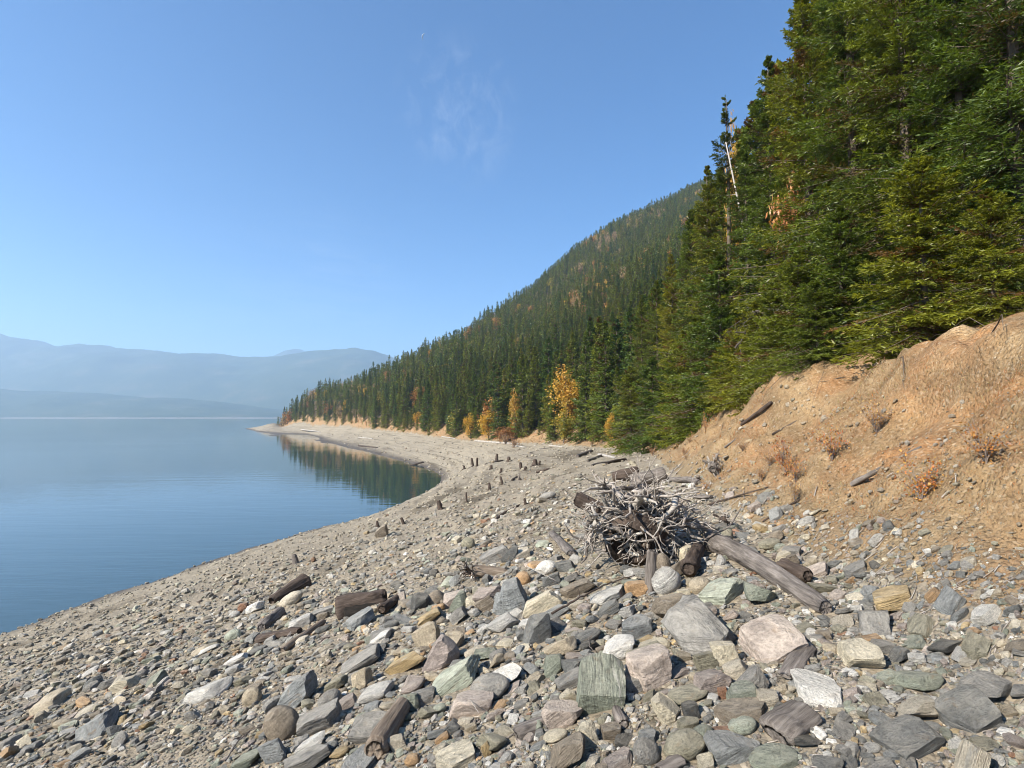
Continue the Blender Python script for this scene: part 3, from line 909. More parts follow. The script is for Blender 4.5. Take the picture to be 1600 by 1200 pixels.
def tree_label(what, px, row):
    a, n = min(TREE_LAND, key=lambda q: abs(q[0] - px))
    d = px - a
    rel = 'straight above' if abs(d) < 7 else ('just ' if abs(d) < 20 else '') + ('right of' if d > 0 else 'left of')
    n2 = sorted(TREE_LAND, key=lambda q: abs(q[0] - px))[1][1]
    b0 = what.replace('#', '')
    for l in (f'{b0}{row}, {rel} the {n}', f'{b0} between the {n} and the {n2}', f'{what.replace("#", "pointed ")}, {rel} the {n}', f'{what.replace("#", "pointed ")} between the {n} and the {n2}',
              f'{what.replace("#", "dense ")}, {rel} the {n}', f'{what.replace("#", "dense ")} between the {n} and the {n2}'):
        if l not in tree_used and len(l.split()) <= 16:
            tree_used[l] = 1; return l
    return f'{b0}{row}, {rel} the {n}'
zones = {}
for i in ind[ord_]:
    r_ = rr[i]
    k = int(rng.integers(0, 5))
    near = r_ < 58
    ms = NEAR[k % 3] if near else MID[k]
    H0 = 15.0 if near else 14.0
    sz = th[i] / H0
    pxi = pxc[i]
    if pxi > 1255: zone, lab = 'firs deep in the near slope wood', 'dark fir deep among the trunks of the near slope wood'
    elif r_ < 58: zone, lab = 'firs behind the near bank', 'fir standing behind the front row of the near bank'
    elif cs[i] < 7 and th[i] < 9: zone, lab = 'young firs along the back of the beach', 'short young fir at the front edge of the bay forest'
    elif cs[i] < 7 and pxi > 760: zone, lab = 'tall firs behind the white drift logs', 'tall front-row fir behind the white drift logs of the bay'
    elif cs[i] < 7 and pxi > 600: zone, lab = 'front firs along the middle of the bay', 'front-row fir along the middle of the bay beach'
    elif cs[i] < 7: zone, lab = 'front firs towards the far point', 'small front-row fir towards the far point of the lake'
    elif r_ < 150: zone, lab = 'second-row firs of the bay forest', 'tall fir in the second rank of the bay forest'
    else: zone, lab = 'larger firs low on the mountainside', 'larger fir standing out low on the forested mountainside'
    hw = 'short' if th[i] < 8 else ('tall' if th[i] > 12 else 'mid-sized')
    row = 'front-row' if cs[i] < 7 else ('inner-wood' if cs[i] < 30 else ('lower-slope' if cs[i] < 120 else 'high-slope'))
    lab = tree_label(f'{hw} #{row} fir', pxi, '')
    place_tree('fir_tree', ms, (cx[i], cy[i], cz[i] - .15), float(rng.uniform(0, 6.28)), (sz * rng.uniform(.85, 1.1),) * 2 + (sz,), lab, 'fir tree', zone)

# ---------------------------------------------------------------- the rest of the forest: one mass
def forest_mass(name, kinds, X, Y, Z, S, label, cat):
    lib = bpy.data.collections.new(name + '_kinds')
    for k, me in enumerate(kinds):
        lib.objects.link(bpy.data.objects.new(name + '_kind', me))
    n = len(X)
    pts = bpy.data.meshes.new(name)
    pts.vertices.add(n); pts.vertices.foreach_set('co', np.stack([X, Y, Z], -1).astype(np.float32).ravel())
    for nm, typ, v in (('vid', 'INT', rng.integers(0, len(kinds), n)), ('rot', 'FLOAT', rng.uniform(0, 6.28, n)), ('scl', 'FLOAT', S)):
        a = pts.attributes.new(nm, typ, 'POINT'); a.data.foreach_set('value', np.asarray(v, np.int32 if typ == 'INT' else np.float32))
    ng = bpy.data.node_groups.new(name + '_scatter', 'GeometryNodeTree')
    ng.interface.new_socket('Geometry', in_out='INPUT', socket_type='NodeSocketGeometry')
    ng.interface.new_socket('Geometry', in_out='OUTPUT', socket_type='NodeSocketGeometry')
    N, Lk = ng.nodes, ng.links
    gi, go = N.new('NodeGroupInput'), N.new('NodeGroupOutput')
    m2p = N.new('GeometryNodeMeshToPoints')
    iop = N.new('GeometryNodeInstanceOnPoints'); ci = N.new('GeometryNodeCollectionInfo')
    ci.inputs['Collection'].default_value = lib; ci.inputs['Separate Children'].default_value = True; ci.inputs['Reset Children'].default_value = True
    def na(nm, typ):
        a = N.new('GeometryNodeInputNamedAttribute'); a.data_type = typ; a.inputs[0].default_value = nm
        return a.outputs[0]
    cmb = N.new('ShaderNodeCombineXYZ'); Lk.new(na('rot', 'FLOAT'), cmb.inputs[2])
    iop.inputs['Pick Instance'].default_value = True
    Lk.new(gi.outputs[0], m2p.inputs[0]); Lk.new(m2p.outputs[0], iop.inputs['Points'])
    Lk.new(ci.outputs[0], iop.inputs['Instance']); Lk.new(na('vid', 'INT'), iop.inputs['Instance Index'])
    Lk.new(cmb.outputs[0], iop.inputs['Rotation']); Lk.new(na('scl', 'FLOAT'), iop.inputs['Scale'])
    Lk.new(iop.outputs[0], go.inputs[0])
    o = obj(name, pts)
    md = o.modifiers.new('scatter', 'NODES'); md.node_group = ng
    return tag(o, label, cat, None, 'stuff')
def joined_tree(name, ms):
    """crown and trunk of a far tree in one small mesh"""
    a, b = ms
    out = bpy.data.meshes.new(name)
    import bmesh
    bm = bmesh.new(); bm.from_mesh(a); 
    for f in bm.faces: f.material_index = 0
    nf = len(bm.faces); bm.from_mesh(b); bm.faces.ensure_lookup_table()
    for f in bm.faces[nf:]: f.material_index = 1
    bm.to_mesh(out); bm.free()
    out.materials.append(a.materials[0]); out.materials.append(b.materials[0])
    return out
FARJ = [joined_tree('far_fir_whole', m) for m in FAR]
MIDJ = [joined_tree('mid_fir_whole', m) for m in MID]
nr = rr[rest] < 210
a = rest[nr]
if len(a): forest_mass('bay_forest', MIDJ, cx[a], cy[a], cz[a] - .2, th[a] / 14.0, 'dense dark conifers filling the wood behind the beach', 'forest')
a = rest[~nr]
forest_mass('mountain_forest', FARJ, cx[a], cy[a], cz[a] - .2, th[a] / 13.0, 'dense conifer forest covering the mountainside up to the ridge', 'forest')
print('FOREST', len(cx), len(rest), len(aut), 'near mass', int(nr.sum()))

# ---------------------------------------------------------------- autumn trees
BL_MID = [broadleaf_meshes('autumn_birch', 400 + k, 9.0, [2.1, 2.4, 2.8][k % 3], 4.3, 12, 520, .55, c) for k, c in enumerate((GOLD, YGRN, RUST, PALE, GOLD, RUST))]
n_a = min(len(aut), 290 - 16)
aut_i = aut[np.argsort(-vis[aut])[:n_a]]
for i in aut_i:
    k = int(rng.choice(6, p=[.15, .17, .2, .26, .08, .14] if rr[i] < 400 else [.08, .22, .06, .54, .04, .06]))
    sz = rng.uniform(.7, 1.15) * (1.12 if rr[i] > 260 else .95)
    pxi = pxc[i]
    colr = ['golden', 'yellow-green', 'rust-orange', 'pale tan', 'golden', 'rust-orange'][k]
    if cs[i] < 8: zone = 'autumn trees along the back of the bay beach'; lab = f'small {colr} autumn tree between firs at the back of the bay beach'
    elif rr[i] > 400: zone = 'autumn trees high on the mountainside'; lab = f'{colr} autumn tree among dark conifers high on the mountainside'
    else: zone = 'autumn trees low on the mountainside'; lab = f'{colr} autumn tree among dark conifers low on the mountainside'
    row = 'beach-edge' if cs[i] < 8 else ('high-slope' if rr[i] > 400 else 'lower-slope')
    lab = tree_label(f'{"small" if sz < .85 else "big"} #{colr} {row} tree', pxi, '')
    place_tree('birch_tree', BL_MID[k], (cx[i], cy[i], cz[i] - .2), float(rng.uniform(0, 6.28)), (sz * rng.uniform(.8, 1.1),) * 2 + (sz * rng.uniform(.8, 1.1),), lab, 'birch', zone)
a = np.setdiff1d(aut, aut_i)
if len(a):
    forest_mass('autumn_forest', [joined_tree('autumn_whole', m) for m in BL_MID], cx[a], cy[a], cz[a] - .2, np.full(len(a), 1.0), 'scattered yellow and orange broadleaf trees within the conifer forest', 'forest')

BL_NEAR = [broadleaf_meshes('gold_tree', 450 + k, 9.0, 1.9, 4.2, 22, 3200, .26, c) for k, c in enumerate((GOLD, YGRN, RUST))]
MAPLE = broadleaf_meshes('maple', 460, 9.0, 2.6, 1.5, 14, 700, .34, [(.52, .22, .08), (.45, .17, .05), (.55, .30, .12)])
for px, pb, pt, wpx, Y, k, lab in [
    (886, 668, 574, 62, 86, 0, 'large golden tree, the brightest one, among firs behind the bay beach'),
    (915, 655, 586, 30, 86, 1, 'smaller yellow-green tree just beside the large golden tree'),
    (764, 690, 641, 34, 115.5, 0, 'golden tree standing at the beach edge behind the white drift log'),
    (736, 688, 646, 22, 126, 0, 'narrow golden tree next to the beach-edge golden tree'),
    (806, 672, 610, 26, 106, 0, 'slim golden-orange tree between tall firs of the bay'),
    (880, 692, 640, 44, 81, 1, 'yellow-green bushy tree at the foot of the bay forest below the large golden tree'),
    (790, 692, 664, 36, 106, 2, 'rust-brown shrubby tree at the beach edge behind the white drift log'),
    (953, 676, 646, 20, 60, 0, 'small orange-leaved tree among firs near the drift log pile'),
    (655, 655, 600, 26, 200, 2, 'rust-orange tree patch on the lower slope of the mountain'),
    (880, 492, 472, 26, 560, 0, 'golden tree clump halfway up the mountainside'),
    (1240, 330, 276, 60, 17.6, 3, 'orange-leaved maple showing between boughs of the tallest bank fir'),
    (1150, 250, 195, 30, 29.0, 0, 'gold-leaved tree crown behind the thin open-crowned fir'),
]:
    if Y < 40:
        x, y = ground_for(px, Y); z = float(height(x, y)[0])
    else:
        h_ = hit(px, pb, 20, 880)
        x, y = ground_for(px, Y); z = float(height(x, y)[0])
    _, b1 = ray(px, pt); Hh = float(b1) * Y - z
    w = wpx / F * Y / 2 / (2.6 if k == 3 else 1.9)
    place_tree('maple_tree' if k == 3 else 'birch_tree', MAPLE if k == 3 else BL_NEAR[k], (x, y, z), px * .7, (w, w, Hh / 9.0), lab, 'maple' if k == 3 else 'birch', 'golden and rust trees by the bay')
# ---------------------------------------------------------------- stones
import bmesh
def stone_mat(name, individual):
    t = NT(name)
    if individual:
        oi = t.add('ObjectInfo'); base = oi.outputs['Color']; band = oi.outputs['Alpha']
        co = t.add('TexCoord').outputs['Object']
        off = t.add('VectorMath', operation='ADD'); t.l.new(co, off.inputs[0])
        cmb = t.add('CombineXYZ'); t.l.new(t.math('MULTIPLY', oi.outputs['Random'], 37.0), cmb.inputs[0]); t.l.new(t.math('MULTIPLY', oi.outputs['Random'], 91.0), cmb.inputs[2])
        t.l.new(cmb.outputs[0], off.inputs[1]); P = off.outputs[0]
        sc_ = 1.0
    else:
        a = t.add('Attribute', attribute_name='col'); base = a.outputs['Color']; band = a.outputs['Alpha']
        P = t.add('NewGeometry').outputs['Position']; sc_ = 6.0
    big = t.noise(P, 2.2 * sc_, 6, .65, .4)
    fine = t.noise(P, 14 * sc_, 6, .75)
    lay = t.noise(t.scalevec(P, 1.3 * sc_, 1.6 * sc_, 17 * sc_), 1.0, 5, .65, .35)
    vein = t.noise(t.scalevec(P, 1.0 * sc_, 1.4 * sc_, 5 * sc_), 1.0, 3, .5, 1.2)
    c = t.mix(1.0, base, t.ramp(big, [(.25, .5), (.5, .98), (.75, 1.4)]), 'MULTIPLY')
    c = t.mix(1.0, c, t.ramp(fine, [(.3, .55), (.5, 1.0), (.72, 1.42)]), 'MULTIPLY')
    dk = t.mix(1.0, c, t.ramp(lay, [(.3, .60), (.5, 1.0), (.7, 1.28)]), 'MULTIPLY')
    c = t.mix(band, c, dk)
    vm = t.math('MULTIPLY', t.range(vein, .66, .7, 0, .55), band)
    c = t.mix(vm, c, (.42, .40, .35))
    # rusty stain; dried silt, paled on upward faces to paint in sunlit tops
    st = t.noise(P, 3.1 * sc_, 4, .6, .8)
    c = t.mix(t.range(st, .6, .74, 0, .45), c, (.27, .165, .075))
    geo = t.add('NewGeometry'); nz = t.add('SeparateXYZ'); t.l.new(geo.outputs['Normal'], nz.inputs[0])
    c = t.mix(t.math('MULTIPLY', t.range(nz.outputs['Z'], .2, 1, 0, .42), t.range(big, .35, .65, .2, 1)), c, (.37, .325, .25))
    h = t.math('ADD', t.math('MULTIPLY', big, 1.2), t.math('MULTIPLY', fine, .5))
    h = t.math('ADD', h, t.math('MULTIPLY', t.math('MULTIPLY', lay, band), 1.1))
    t.bsdf(c, .82, t.bump(h, 1.0, .045), .25)
    return t.m
M_STONE = stone_mat('stone', True); M_RUBBLE = stone_mat('rubble', False)

def rock_geo(seed, sub=3, kind='block'):
    """unit-size stone: flat fracture faces cut from a ball, worn and layered by kind"""
    g = np.random.default_rng(seed)
    bm = bmesh.new(); bmesh.ops.create_icosphere(bm, subdivisions=sub, radius=1.0)
    V = np.array([v.co[:] for v in bm.verts]); Fq = np.array([[v.index for v in f.verts] for f in bm.faces]); bm.free()
    cuts, lo, hi, wear = {'block': (9, .50, .72, .03), 'slab': (9, .5, .74, .03), 'round': (5, .8, .95, .035), 'wedge': (7, .40, .66, .03), 'lump': (11, .6, .88, .075)}[kind]
    V = V * (1 + .10 * fbm(V * 1.1 + seed, 2, seed)[:, None])
    if kind != 'round':
        # a few square-ish faces first, the way bedrock breaks
        ax = norm(g.normal(0, .18, (3, 3)) + np.eye(3))
        nn = np.concatenate([ax, -ax, norm(g.normal(0, 1, (cuts, 3)))]); dd = np.concatenate([g.uniform(.5, .72, 6), g.uniform(lo + .12, hi + .2, cuts)])
    else:
        nn = norm(g.normal(0, 1, (cuts, 3))); dd = g.uniform(lo, hi, cuts)
    if kind == 'wedge':
        nn[0] = norm(np.array([g.uniform(.5, .9) * g.choice([-1, 1]), g.uniform(-.4, .2), .8])); dd[0] = .22
    for n_, d_ in zip(nn, dd):
        e = V @ n_ - d_
        m = e > 0
        V[m] -= (e[m] * .985)[:, None] * n_
    nv = norm(V)
    V = V + nv * (wear * fbm(V * 2.6 + seed * 3.1, 4, seed, .55))[:, None]
    if kind in ('slab', 'block', 'wedge') and sub >= 3:
        st_ = np.floor(V[:, 2] * 9 + 1.2 * vnoise(V * 1.7 + seed, seed)) 
        V[:, :2] *= (1 + .035 * vnoise(np.stack([st_ * 3.7, V[:, 0] * 1.5, V[:, 1] * 1.5], -1), seed + 5))[:, None]
    lo_, hi_ = V.min(0), V.max(0)
    V = (V - (lo_ + hi_) / 2) / (hi_ - lo_)
    return V, Fq
def rock_mesh(name, seed, sub, kind):
    V, Fq = rock_geo(seed, sub, kind)
    return mesh(name, V, Fq, M_STONE, kind in ('round', 'lump'))

PAL = {  # sun-bleached stone colours
    'tan': (.36, .285, .18), 'paletan': (.44, .375, .27), 'cream': (.52, .445, .30), 'white': (.60, .575, .52), 'palegrey': (.40, .385, .35),
    'grey': (.215, .205, .185), 'bluegrey': (.195, .21, .21), 'slate': (.125, .13, .125), 'dark': (.075, .075, .07), 'green': (.20, .225, .165),
    'palegreen': (.33, .365, .27), 'olive': (.235, .215, .14), 'brown': (.20, .155, .105), 'ochre': (.42, .28, .10), 'orange': (.44, .24, .085),
    'pink': (.42, .33, .27), 'mauve': (.285, .225, .195), 'rust': (.30, .13, .06)}

# muted by dried silt: pull every hue part of the way to its own warm grey
PAL = {k: tuple(float(q) for q in 1.2 * (.7 * np.array(v) + .3 * np.array([1.08, 1.0, .86]) * (sum(v) / 3))) for k, v in PAL.items()}
def stone_frame(x, y):
    n = slope_normal(x, y)[0]
    ux = norm(np.array([1., 0, 0]) - n * n[0]); uy = np.cross(n, ux)
    return Matrix(np.stack([ux, uy, n], -1).tolist())
HERO_FOOT = []
def put_stone(px, py, w, h, colr, kind, label, seed, sub=3, roll=0, yaw=0, pitch=0, depth=.75, stand=False, band=None, me=None, name='stone', group='large stones on the beach', sink=.2):
    p = hit(px, py + h * .28, 1.4, 400)
    if p is None: return None
    x, y, z = p
    W = w / F * y * 1.03
    D = W * depth
    el = math.atan2(-z, y)
    Hh = max((h / F * y * 1.05 - D * math.sin(el) * .8) / math.cos(el), W * .22)
    Hh = min(Hh, W * 1.3)
    M = stone_frame(x, y)
    Rm_ = M @ Euler((R(pitch), R(-roll), R(yaw))).to_matrix()
    n = M @ Vector((0, 0, 1))
    sz = Hh * (1 + sink)
    o = obj(name, me or rock_mesh('stone', seed, sub, kind))
    o.rotation_euler = Rm_.to_euler()
    o.scale = (W, D, sz)
    if stand:      # bedding planes stand on edge: the stone's own Z axis points sideways
        o.rotation_euler = (Rm_ @ Euler((0, R(90), 0)).to_matrix()).to_euler()
        o.scale = (sz, D, W)
    o.location = Vector((x, y, z)) + n * (sz * (.5 - sink)) + Vector((0, .12 * D, 0))
    c = PAL[colr]
    o.color = (c[0], c[1], c[2], band if band is not None else {'slab': .8, 'block': .45, 'round': .15, 'wedge': .5, 'lump': .1}[kind])
    tag(o, label, 'stone', group)
    HERO_FOOT.append((x, y, W * .5))
    return o

HEROES = [
 # px, py, w, h, colour, kind, label, extra
 (455,938,38,22,'paletan','round','pale tan oblong stone in front of the dark driftwood stub',{'roll':12}),
 (399,950,26,17,'white','block','off-white angular stone left of the pale tan oblong stone',{}),
 (381,951,15,15,'rust','block','small rust-red stone at the left shore side beside an off-white one',{}),
 (366,961,17,12,'palegrey','round','little pale grey stone below the small rust-red stone',{}),
 (364,994,24,18,'palegreen','round','grey-green cobble under the group of pale slivers on the left',{}),
 (368,1032,34,16,'white','slab','flat whitish slab at the left, below the grey-green cobble',{'roll':12}),
 (399,1017,32,14,'slate','round','smooth slate-dark oval stone beside the flat whitish slab',{'roll':6}),
 (470,974,36,20,'palegrey','slab','pale striped slab behind the thin brown driftwood stick',{'roll':8}),
 (503,957,38,15,'grey','slab','grey slab with a dark underside left of the hollow dark log',{}),
 (593,998,38,17,'white','slab','bright white sliver-shaped stone in the middle of the stony ground',{'roll':14}),
 (614,985,20,11,'cream','round','small cream oval stone above the bright white sliver',{}),
 (671,998,42,36,'tan','block','yellow-tan boulder behind the purple-grey boulder',{'roll':10}),
 (670,965,40,17,'ochre','slab','orange-tan long stone behind the yellow-tan boulder',{'roll':14}),
 (683,937,28,24,'brown','round','brownish rounded stone right of the black-faced slab',{}),
 (654,944,38,28,'dark','wedge','black-faced leaning slab in the middle distance',{'roll':25}),
 (717,944,32,29,'green','wedge','grey-green pointed stone below the small root stump',{}),
 (760,946,30,22,'brown','slab','flat brownish hatched stone below the small root log',{'roll':10}),
 (789,946,36,34,'bluegrey','wedge','blue-grey stone with one steep face near the small root log',{}),
 (787,976,48,26,'palegrey','slab','broad flat pale blue-grey slab in the centre of the stones',{'roll':8}),
 (627,968,30,19,'bluegrey','wedge','blue-grey three-sided stone left of the orange-tan long stone',{}),
 (690,1027,58,47,'mauve','wedge','large purple-grey boulder with a sloping top in the centre foreground',{'band':.6,'roll':10}),
 (713,1061,88,38,'palegreen','slab','large pale green slab tilted up to the right',{'roll':18,'depth':.6}),
 (739,1103,70,42,'pink','lump','big white and orange boulder below the pale green slab',{'roll':-8}),
 (641,1101,34,31,'green','block','dark green block leaning on the end of the foreground log',{}),
 (664,1091,36,26,'grey','slab','flat grey stone between the dark green block and the pale green slab',{}),
 (466,1086,62,44,'bluegrey','block','big grey boulder with greenish lower face in the lower left',{'roll':22,'band':.5}),
 (394,1091,31,27,'tan','round','smooth tan egg-shaped cobble alone on sand in the lower left',{'roll':18}),
 (443,1137,52,54,'brown','round','big rounded brown boulder with fine curved stripes',{'band':.55,'roll':25}),
 (499,1128,66,42,'grey','block','square grey block next to the rounded striped boulder',{'roll':4}),
 (568,1064,29,32,'tan','lump','rough knobbly tan stone with a pebbly surface',{}),
 (526,1070,34,22,'olive','block','grey-olive squarish stone left of the knobbly tan stone',{'roll':10}),
 (516,1096,36,29,'grey','round','grey rounded stone below the grey-olive squarish stone',{'roll':15}),
 (541,1101,32,20,'mauve','slab','pinkish-grey flat stone beside the grey rounded one',{'roll':16}),
 (588,1083,52,26,'palegrey','lump','light grey lumpy low stone in front of the knobbly tan stone',{}),
 (646,1073,38,20,'mauve','round','purplish-brown stone behind the dark green block',{'roll':8}),
 (427,1176,46,38,'bluegrey','block','dark grey-green block at the lower left edge under the striped boulder',{}),
 (480,1188,86,32,'grey','slab','long flat grey slab at the bottom edge of the photo, lower left',{'roll':9,'depth':.6}),
 (484,1164,48,18,'white','slab','whitish-pink flat stone just above the long grey bottom slab',{'roll':14}),
 (409,1149,17,13,'ochre','block','small yellow stone left of the rounded striped boulder',{}),
 (530,1177,30,17,'ochre','round','ochre oval stone to the right of the whitish-pink flat stone',{}),
 (516,1167,24,15,'bluegrey','round','small blue-grey round stone by the ochre oval stone',{}),
 (623,1163,24,23,'paletan','block','pale two-faced stone right of the foreground log end',{}),
 (645,1189,24,19,'orange','round','orange stone at the bottom edge right of the foreground log',{}),
 (707,1137,32,21,'slate','wedge','dark grey angular stone on gravel below the white and orange boulder',{}),
 (692,1154,23,14,'orange','block','small orange stone below the dark grey angular stone',{'roll':14}),
 (738,1137,24,14,'tan','block','small tan stone under the white and orange boulder',{'roll':16}),
 (762,1172,14,27,'ochre','lump','upright yellowish knobbly stone on bare gravel near the bottom',{}),
 (384,1188,54,27,'green','slab','grey-green low stone in the bottom left corner of the photo',{'roll':8}),
 (564,1036,62,18,'grey','slab','long low grey slab left of the ochre streaked stone',{'roll':12}),
 (632,1040,78,20,'ochre','slab','long ochre and brown streaked stone left of the purple-grey boulder',{'roll':14,'depth':.5}),
 (589,1016,34,18,'slate','slab','dark grey flat stone under the bright white sliver',{}),
 (687,1109,22,16,'palegreen','round','small pale green stone above the gravel beside the flat grey stone',{}),
 (855,889,33,23,'white','round','pale whitish-green stone left of the great root stump',{}),
 (818,906,25,21,'orange','round','orange cobble to the left of the pale whitish-green stone',{}),
 (849,948,62,34,'cream','block','cream and peach oblong boulder lying on a slant',{'roll':18,'depth':.55}),
 (842,989,58,46,'slate','wedge','dark wedge-shaped boulder below the cream oblong boulder',{'roll':15}),
 (870,957,42,18,'bluegrey','slab','blue-grey flat stone under the long thin stick',{'roll':10}),
 (905,920,52,25,'brown','slab','brown layered slab behind the long thin stick',{'roll':10}),
 (953,933,62,24,'palegrey','slab','pale grey and white slab crossed by the thin stick',{'roll':6}),
 (998,922,33,24,'orange','block','bright orange angular stone at the foot of the upright post',{}),
 (1046,912,46,40,'palegrey','round','rounded grey boulder with swirling dark veins',{'band':1.0,'roll':20}),
 (1098,917,35,27,'tan','round','tan rounded stone right of the vein-swirled boulder',{}),
 (1133,927,70,36,'palegreen','slab','pale green and grey layered boulder in front of the big drift log',{'roll':8}),
 (1194,928,52,38,'green','wedge','grey-green boulder under the near end of the big drift log',{}),
 (1101,988,92,80,'grey','slab','largest boulder, grey and finely layered, leaning left',{'band':.8,'roll':24,'yaw':18,'pitch':24,'depth':1.25,'sub':4}),
 (1214,1004,90,58,'pink','slab','big pinkish-grey slab boulder at the right edge of the photo',{'roll':14,'band':.4,'pitch':16,'depth':1.0,'sub':4}),
 (970,1015,60,35,'white','lump','white quartz stone, brightest of the foreground',{}),
 (997,984,56,36,'bluegrey','block','blue-grey ridged slab with a brown front edge above the white quartz',{'band':1.0,'pitch':14}),
 (918,996,50,23,'slate','round','dark oval hatched stone left of the blue-grey ridged slab',{'band':.8,'roll':8}),
 (880,1013,48,31,'tan','block','tan and brown two-toned block right of the dark wedge boulder',{'roll':14}),
 (903,1039,46,33,'slate','wedge','dark slab standing behind the striped green boulder',{'roll':18}),
 (866,1041,42,31,'green','wedge','dark greenish leaning slab left of the dark slab',{'roll':24}),
 (1022,1050,66,62,'pink','block','large squared pinkish-white block with a shaded right face',{'band':.25,'sub':4,'roll':-6,'pitch':14,'depth':.85}),
 (945,1079,80,70,'green','block','big dark green boulder with pale stripes down its top face',{'band':1.0,'yaw':-12,'pitch':26,'sub':4,'roll':-12,'stand':True,'depth':.9}),
 (886,1117,55,52,'pink','wedge','pale pinkish-grey wedge stone left of the striped green boulder',{'roll':20}),
 (891,1091,28,24,'cream','block','cream stone half hidden behind the pinkish-grey wedge',{}),
 (1115,1066,54,34,'mauve','block','mauve-brown block right of the squared pinkish block',{'roll':-4}),
 (1163,1086,46,30,'green','slab','flat sage-green stone right of the mauve block',{}),
 (1138,1026,36,38,'cream','lump','cream-yellow pitted stone under the largest boulder',{}),
 (1106,1036,32,30,'olive','slab','olive flat stone beside the cream-yellow pitted stone',{}),
 (1154,1048,38,27,'paletan','lump','lumpy pale tan stone below the cream-yellow pitted stone',{}),
 (1049,1113,40,42,'cream','wedge','cream stone with yellowish layers in the lower right',{'band':.5}),
 (1083,1115,24,25,'dark','lump','small blue-black stone right of the cream layered stone',{}),
 (1078,1087,62,19,'olive','round','long smooth olive cobble below the mauve block',{'roll':0}),
 (1078,1134,34,23,'olive','block','olive block above the big round olive boulder',{}),
 (1074,1167,64,46,'olive','round','big round olive boulder at the bottom edge',{'band':.35}),
 (1104,1153,34,32,'green','round','grey-green rounded stone touching the big round olive boulder',{}),
 (1166,1113,74,27,'brown','slab','long brown stone in the lower right, below the sage-green one',{'roll':0,'band':.4}),
 (1164,1135,42,27,'palegreen','round','speckled pale green stone below the long brown stone',{}),
 (1149,1165,72,52,'bluegrey','wedge','large blue-grey angled slab at the bottom right',{'roll':16,'band':.5}),
 (1214,1186,70,42,'green','round','large dark sage boulder in the bottom right corner of the photo',{}),
 (1133,1085,15,19,'rust','block','small orange-red stone between the mauve block and the sage-green stone',{}),
 (1130,1147,32,18,'rust','slab','white and red streaked stone behind the blue-grey angled slab',{'roll':-12,'band':1.0}),
 (921,1155,35,36,'cream','block','cream angular stone with bright facets below the striped green boulder',{}),
 (870,1150,38,21,'cream','round','pale cream smooth stone below the pinkish-grey wedge',{}),
 (884,1180,80,46,'brown','wedge','large brown boulder cut by the bottom edge of the photo',{'roll':22}),
 (1015,1180,40,42,'grey','round','grey rounded stone at the bottom edge left of the olive boulder',{}),
 (957,1144,34,23,'brown','slab','brown fibrous slab below the striped green boulder',{'band':.9,'roll':-6}),
 (1047,1196,20,13,'ochre','round','small yellow-brown stone at the bottom edge by the olive boulder',{}),
 (1070,929,19,15,'cream','block','small bright cream stone in front of the vein-swirled boulder',{}),
 (1054,967,23,17,'cream','block','small angular cream stone left of the largest boulder',{}),
 (950,953,42,19,'slate','slab','dark grey thin slab below the pale grey and white slab',{'roll':16}),
 (809,940,40,50,'bluegrey','slab','blue-grey broad stone beside the cream and peach oblong boulder',{'roll':6}),
 (1202,1094,32,27,'paletan','slab','pale layered stone at the right edge above the purplish-grey wood chunk',{'band':.5}),
 (994,1071,36,29,'grey','lump','grey stone in the shade of the squared pinkish block',{}),
 (891,1064,52,22,'grey','slab','low grey slab to the left of the striped green boulder',{'roll':10}),
 (733,851,21,19,'olive','round','lone rounded boulder with a shaded right side on open gravel',{}),
 (776,870,46,24,'grey','slab','long grey boulder just above the small root log',{'roll':10}),
 (798,868,30,22,'slate','wedge','dark boulder right of the long grey one above the root log',{}),
 (1040,884,22,30,'brown','round','brown egg-shaped stone standing beside the upright post',{}),
 (1075,868,24,24,'cream','lump','knobbly cream stone at the right foot of the great root stump',{}),
 (1205,851,34,17,'olive','round','smooth grey-green stone behind the big drift log',{}),
 (1227,872,26,17,'cream','block','yellow-cream block behind the big drift log at the right',{}),
 (1243,880,18,20,'brown','block','dark brown stone behind the yellow-cream block',{}),
 (598,833,22,18,'brown','block','brown stone by itself near the water, left of centre',{'roll':12}),
 (857,776,26,12,'grey','round','grey boulder on the far gravel left of the great root stump',{}),
 (885,886,30,18,'slate','block','dark stone at the left foot of the great root stump',{}),
 (1128,880,18,20,'palegrey','wedge','pale grey pointed stone under the big drift log',{}),
 (923,1010,30,18,'dark','slab','black-brown flat chip between the tan block and the white quartz',{}),
]
for k, (px, py, w, h, c, kd, lab, ex) in enumerate(HEROES):
    ex = dict(ex)
    put_stone(px, py, w, h, c, kd, lab, 1000 + k * 7, sub=ex.pop('sub', 4 if w > 58 else 3), yaw=ex.pop('yaw', float(rng.uniform(-14, 14))), **ex)

# ---- the rest of the stones: sampled evenly over the visible beach, sized by a power law
def shore_axes(x, y): return None
def sample_px(n, top=690, power=1.0):
    px = rng.uniform(-140, 1740, n)
    py = top + (1260 - top) * rng.random(n) ** power
    return px, py
def density_(x, y):
    """stony belts and bare sandy strips following the contour of the slope"""
    z_ = .29 * x - .059 * y
    c = fbm(np.stack([z_ * .9, (x * .2 + y) * .10, 0 * x], -1), 3, 77)
    d = fbm(np.stack([x * .6, y * .6, 0 * x], -1), 2, 78)
    return c * 1.0 + d * .35
COLW = [('grey', 20), ('bluegrey', 13), ('slate', 10), ('palegrey', 10), ('tan', 11), ('paletan', 9), ('cream', 5), ('white', 4), ('green', 7), ('palegreen', 4), ('olive', 8),
        ('brown', 8), ('mauve', 5), ('pink', 3), ('orange', 2), ('ochre', 2.2), ('rust', 1.2), ('dark', 3)]
CN = [c for c, _ in COLW]; CWt = np.array([w for _, w in COLW], float); CWt /= CWt.sum()

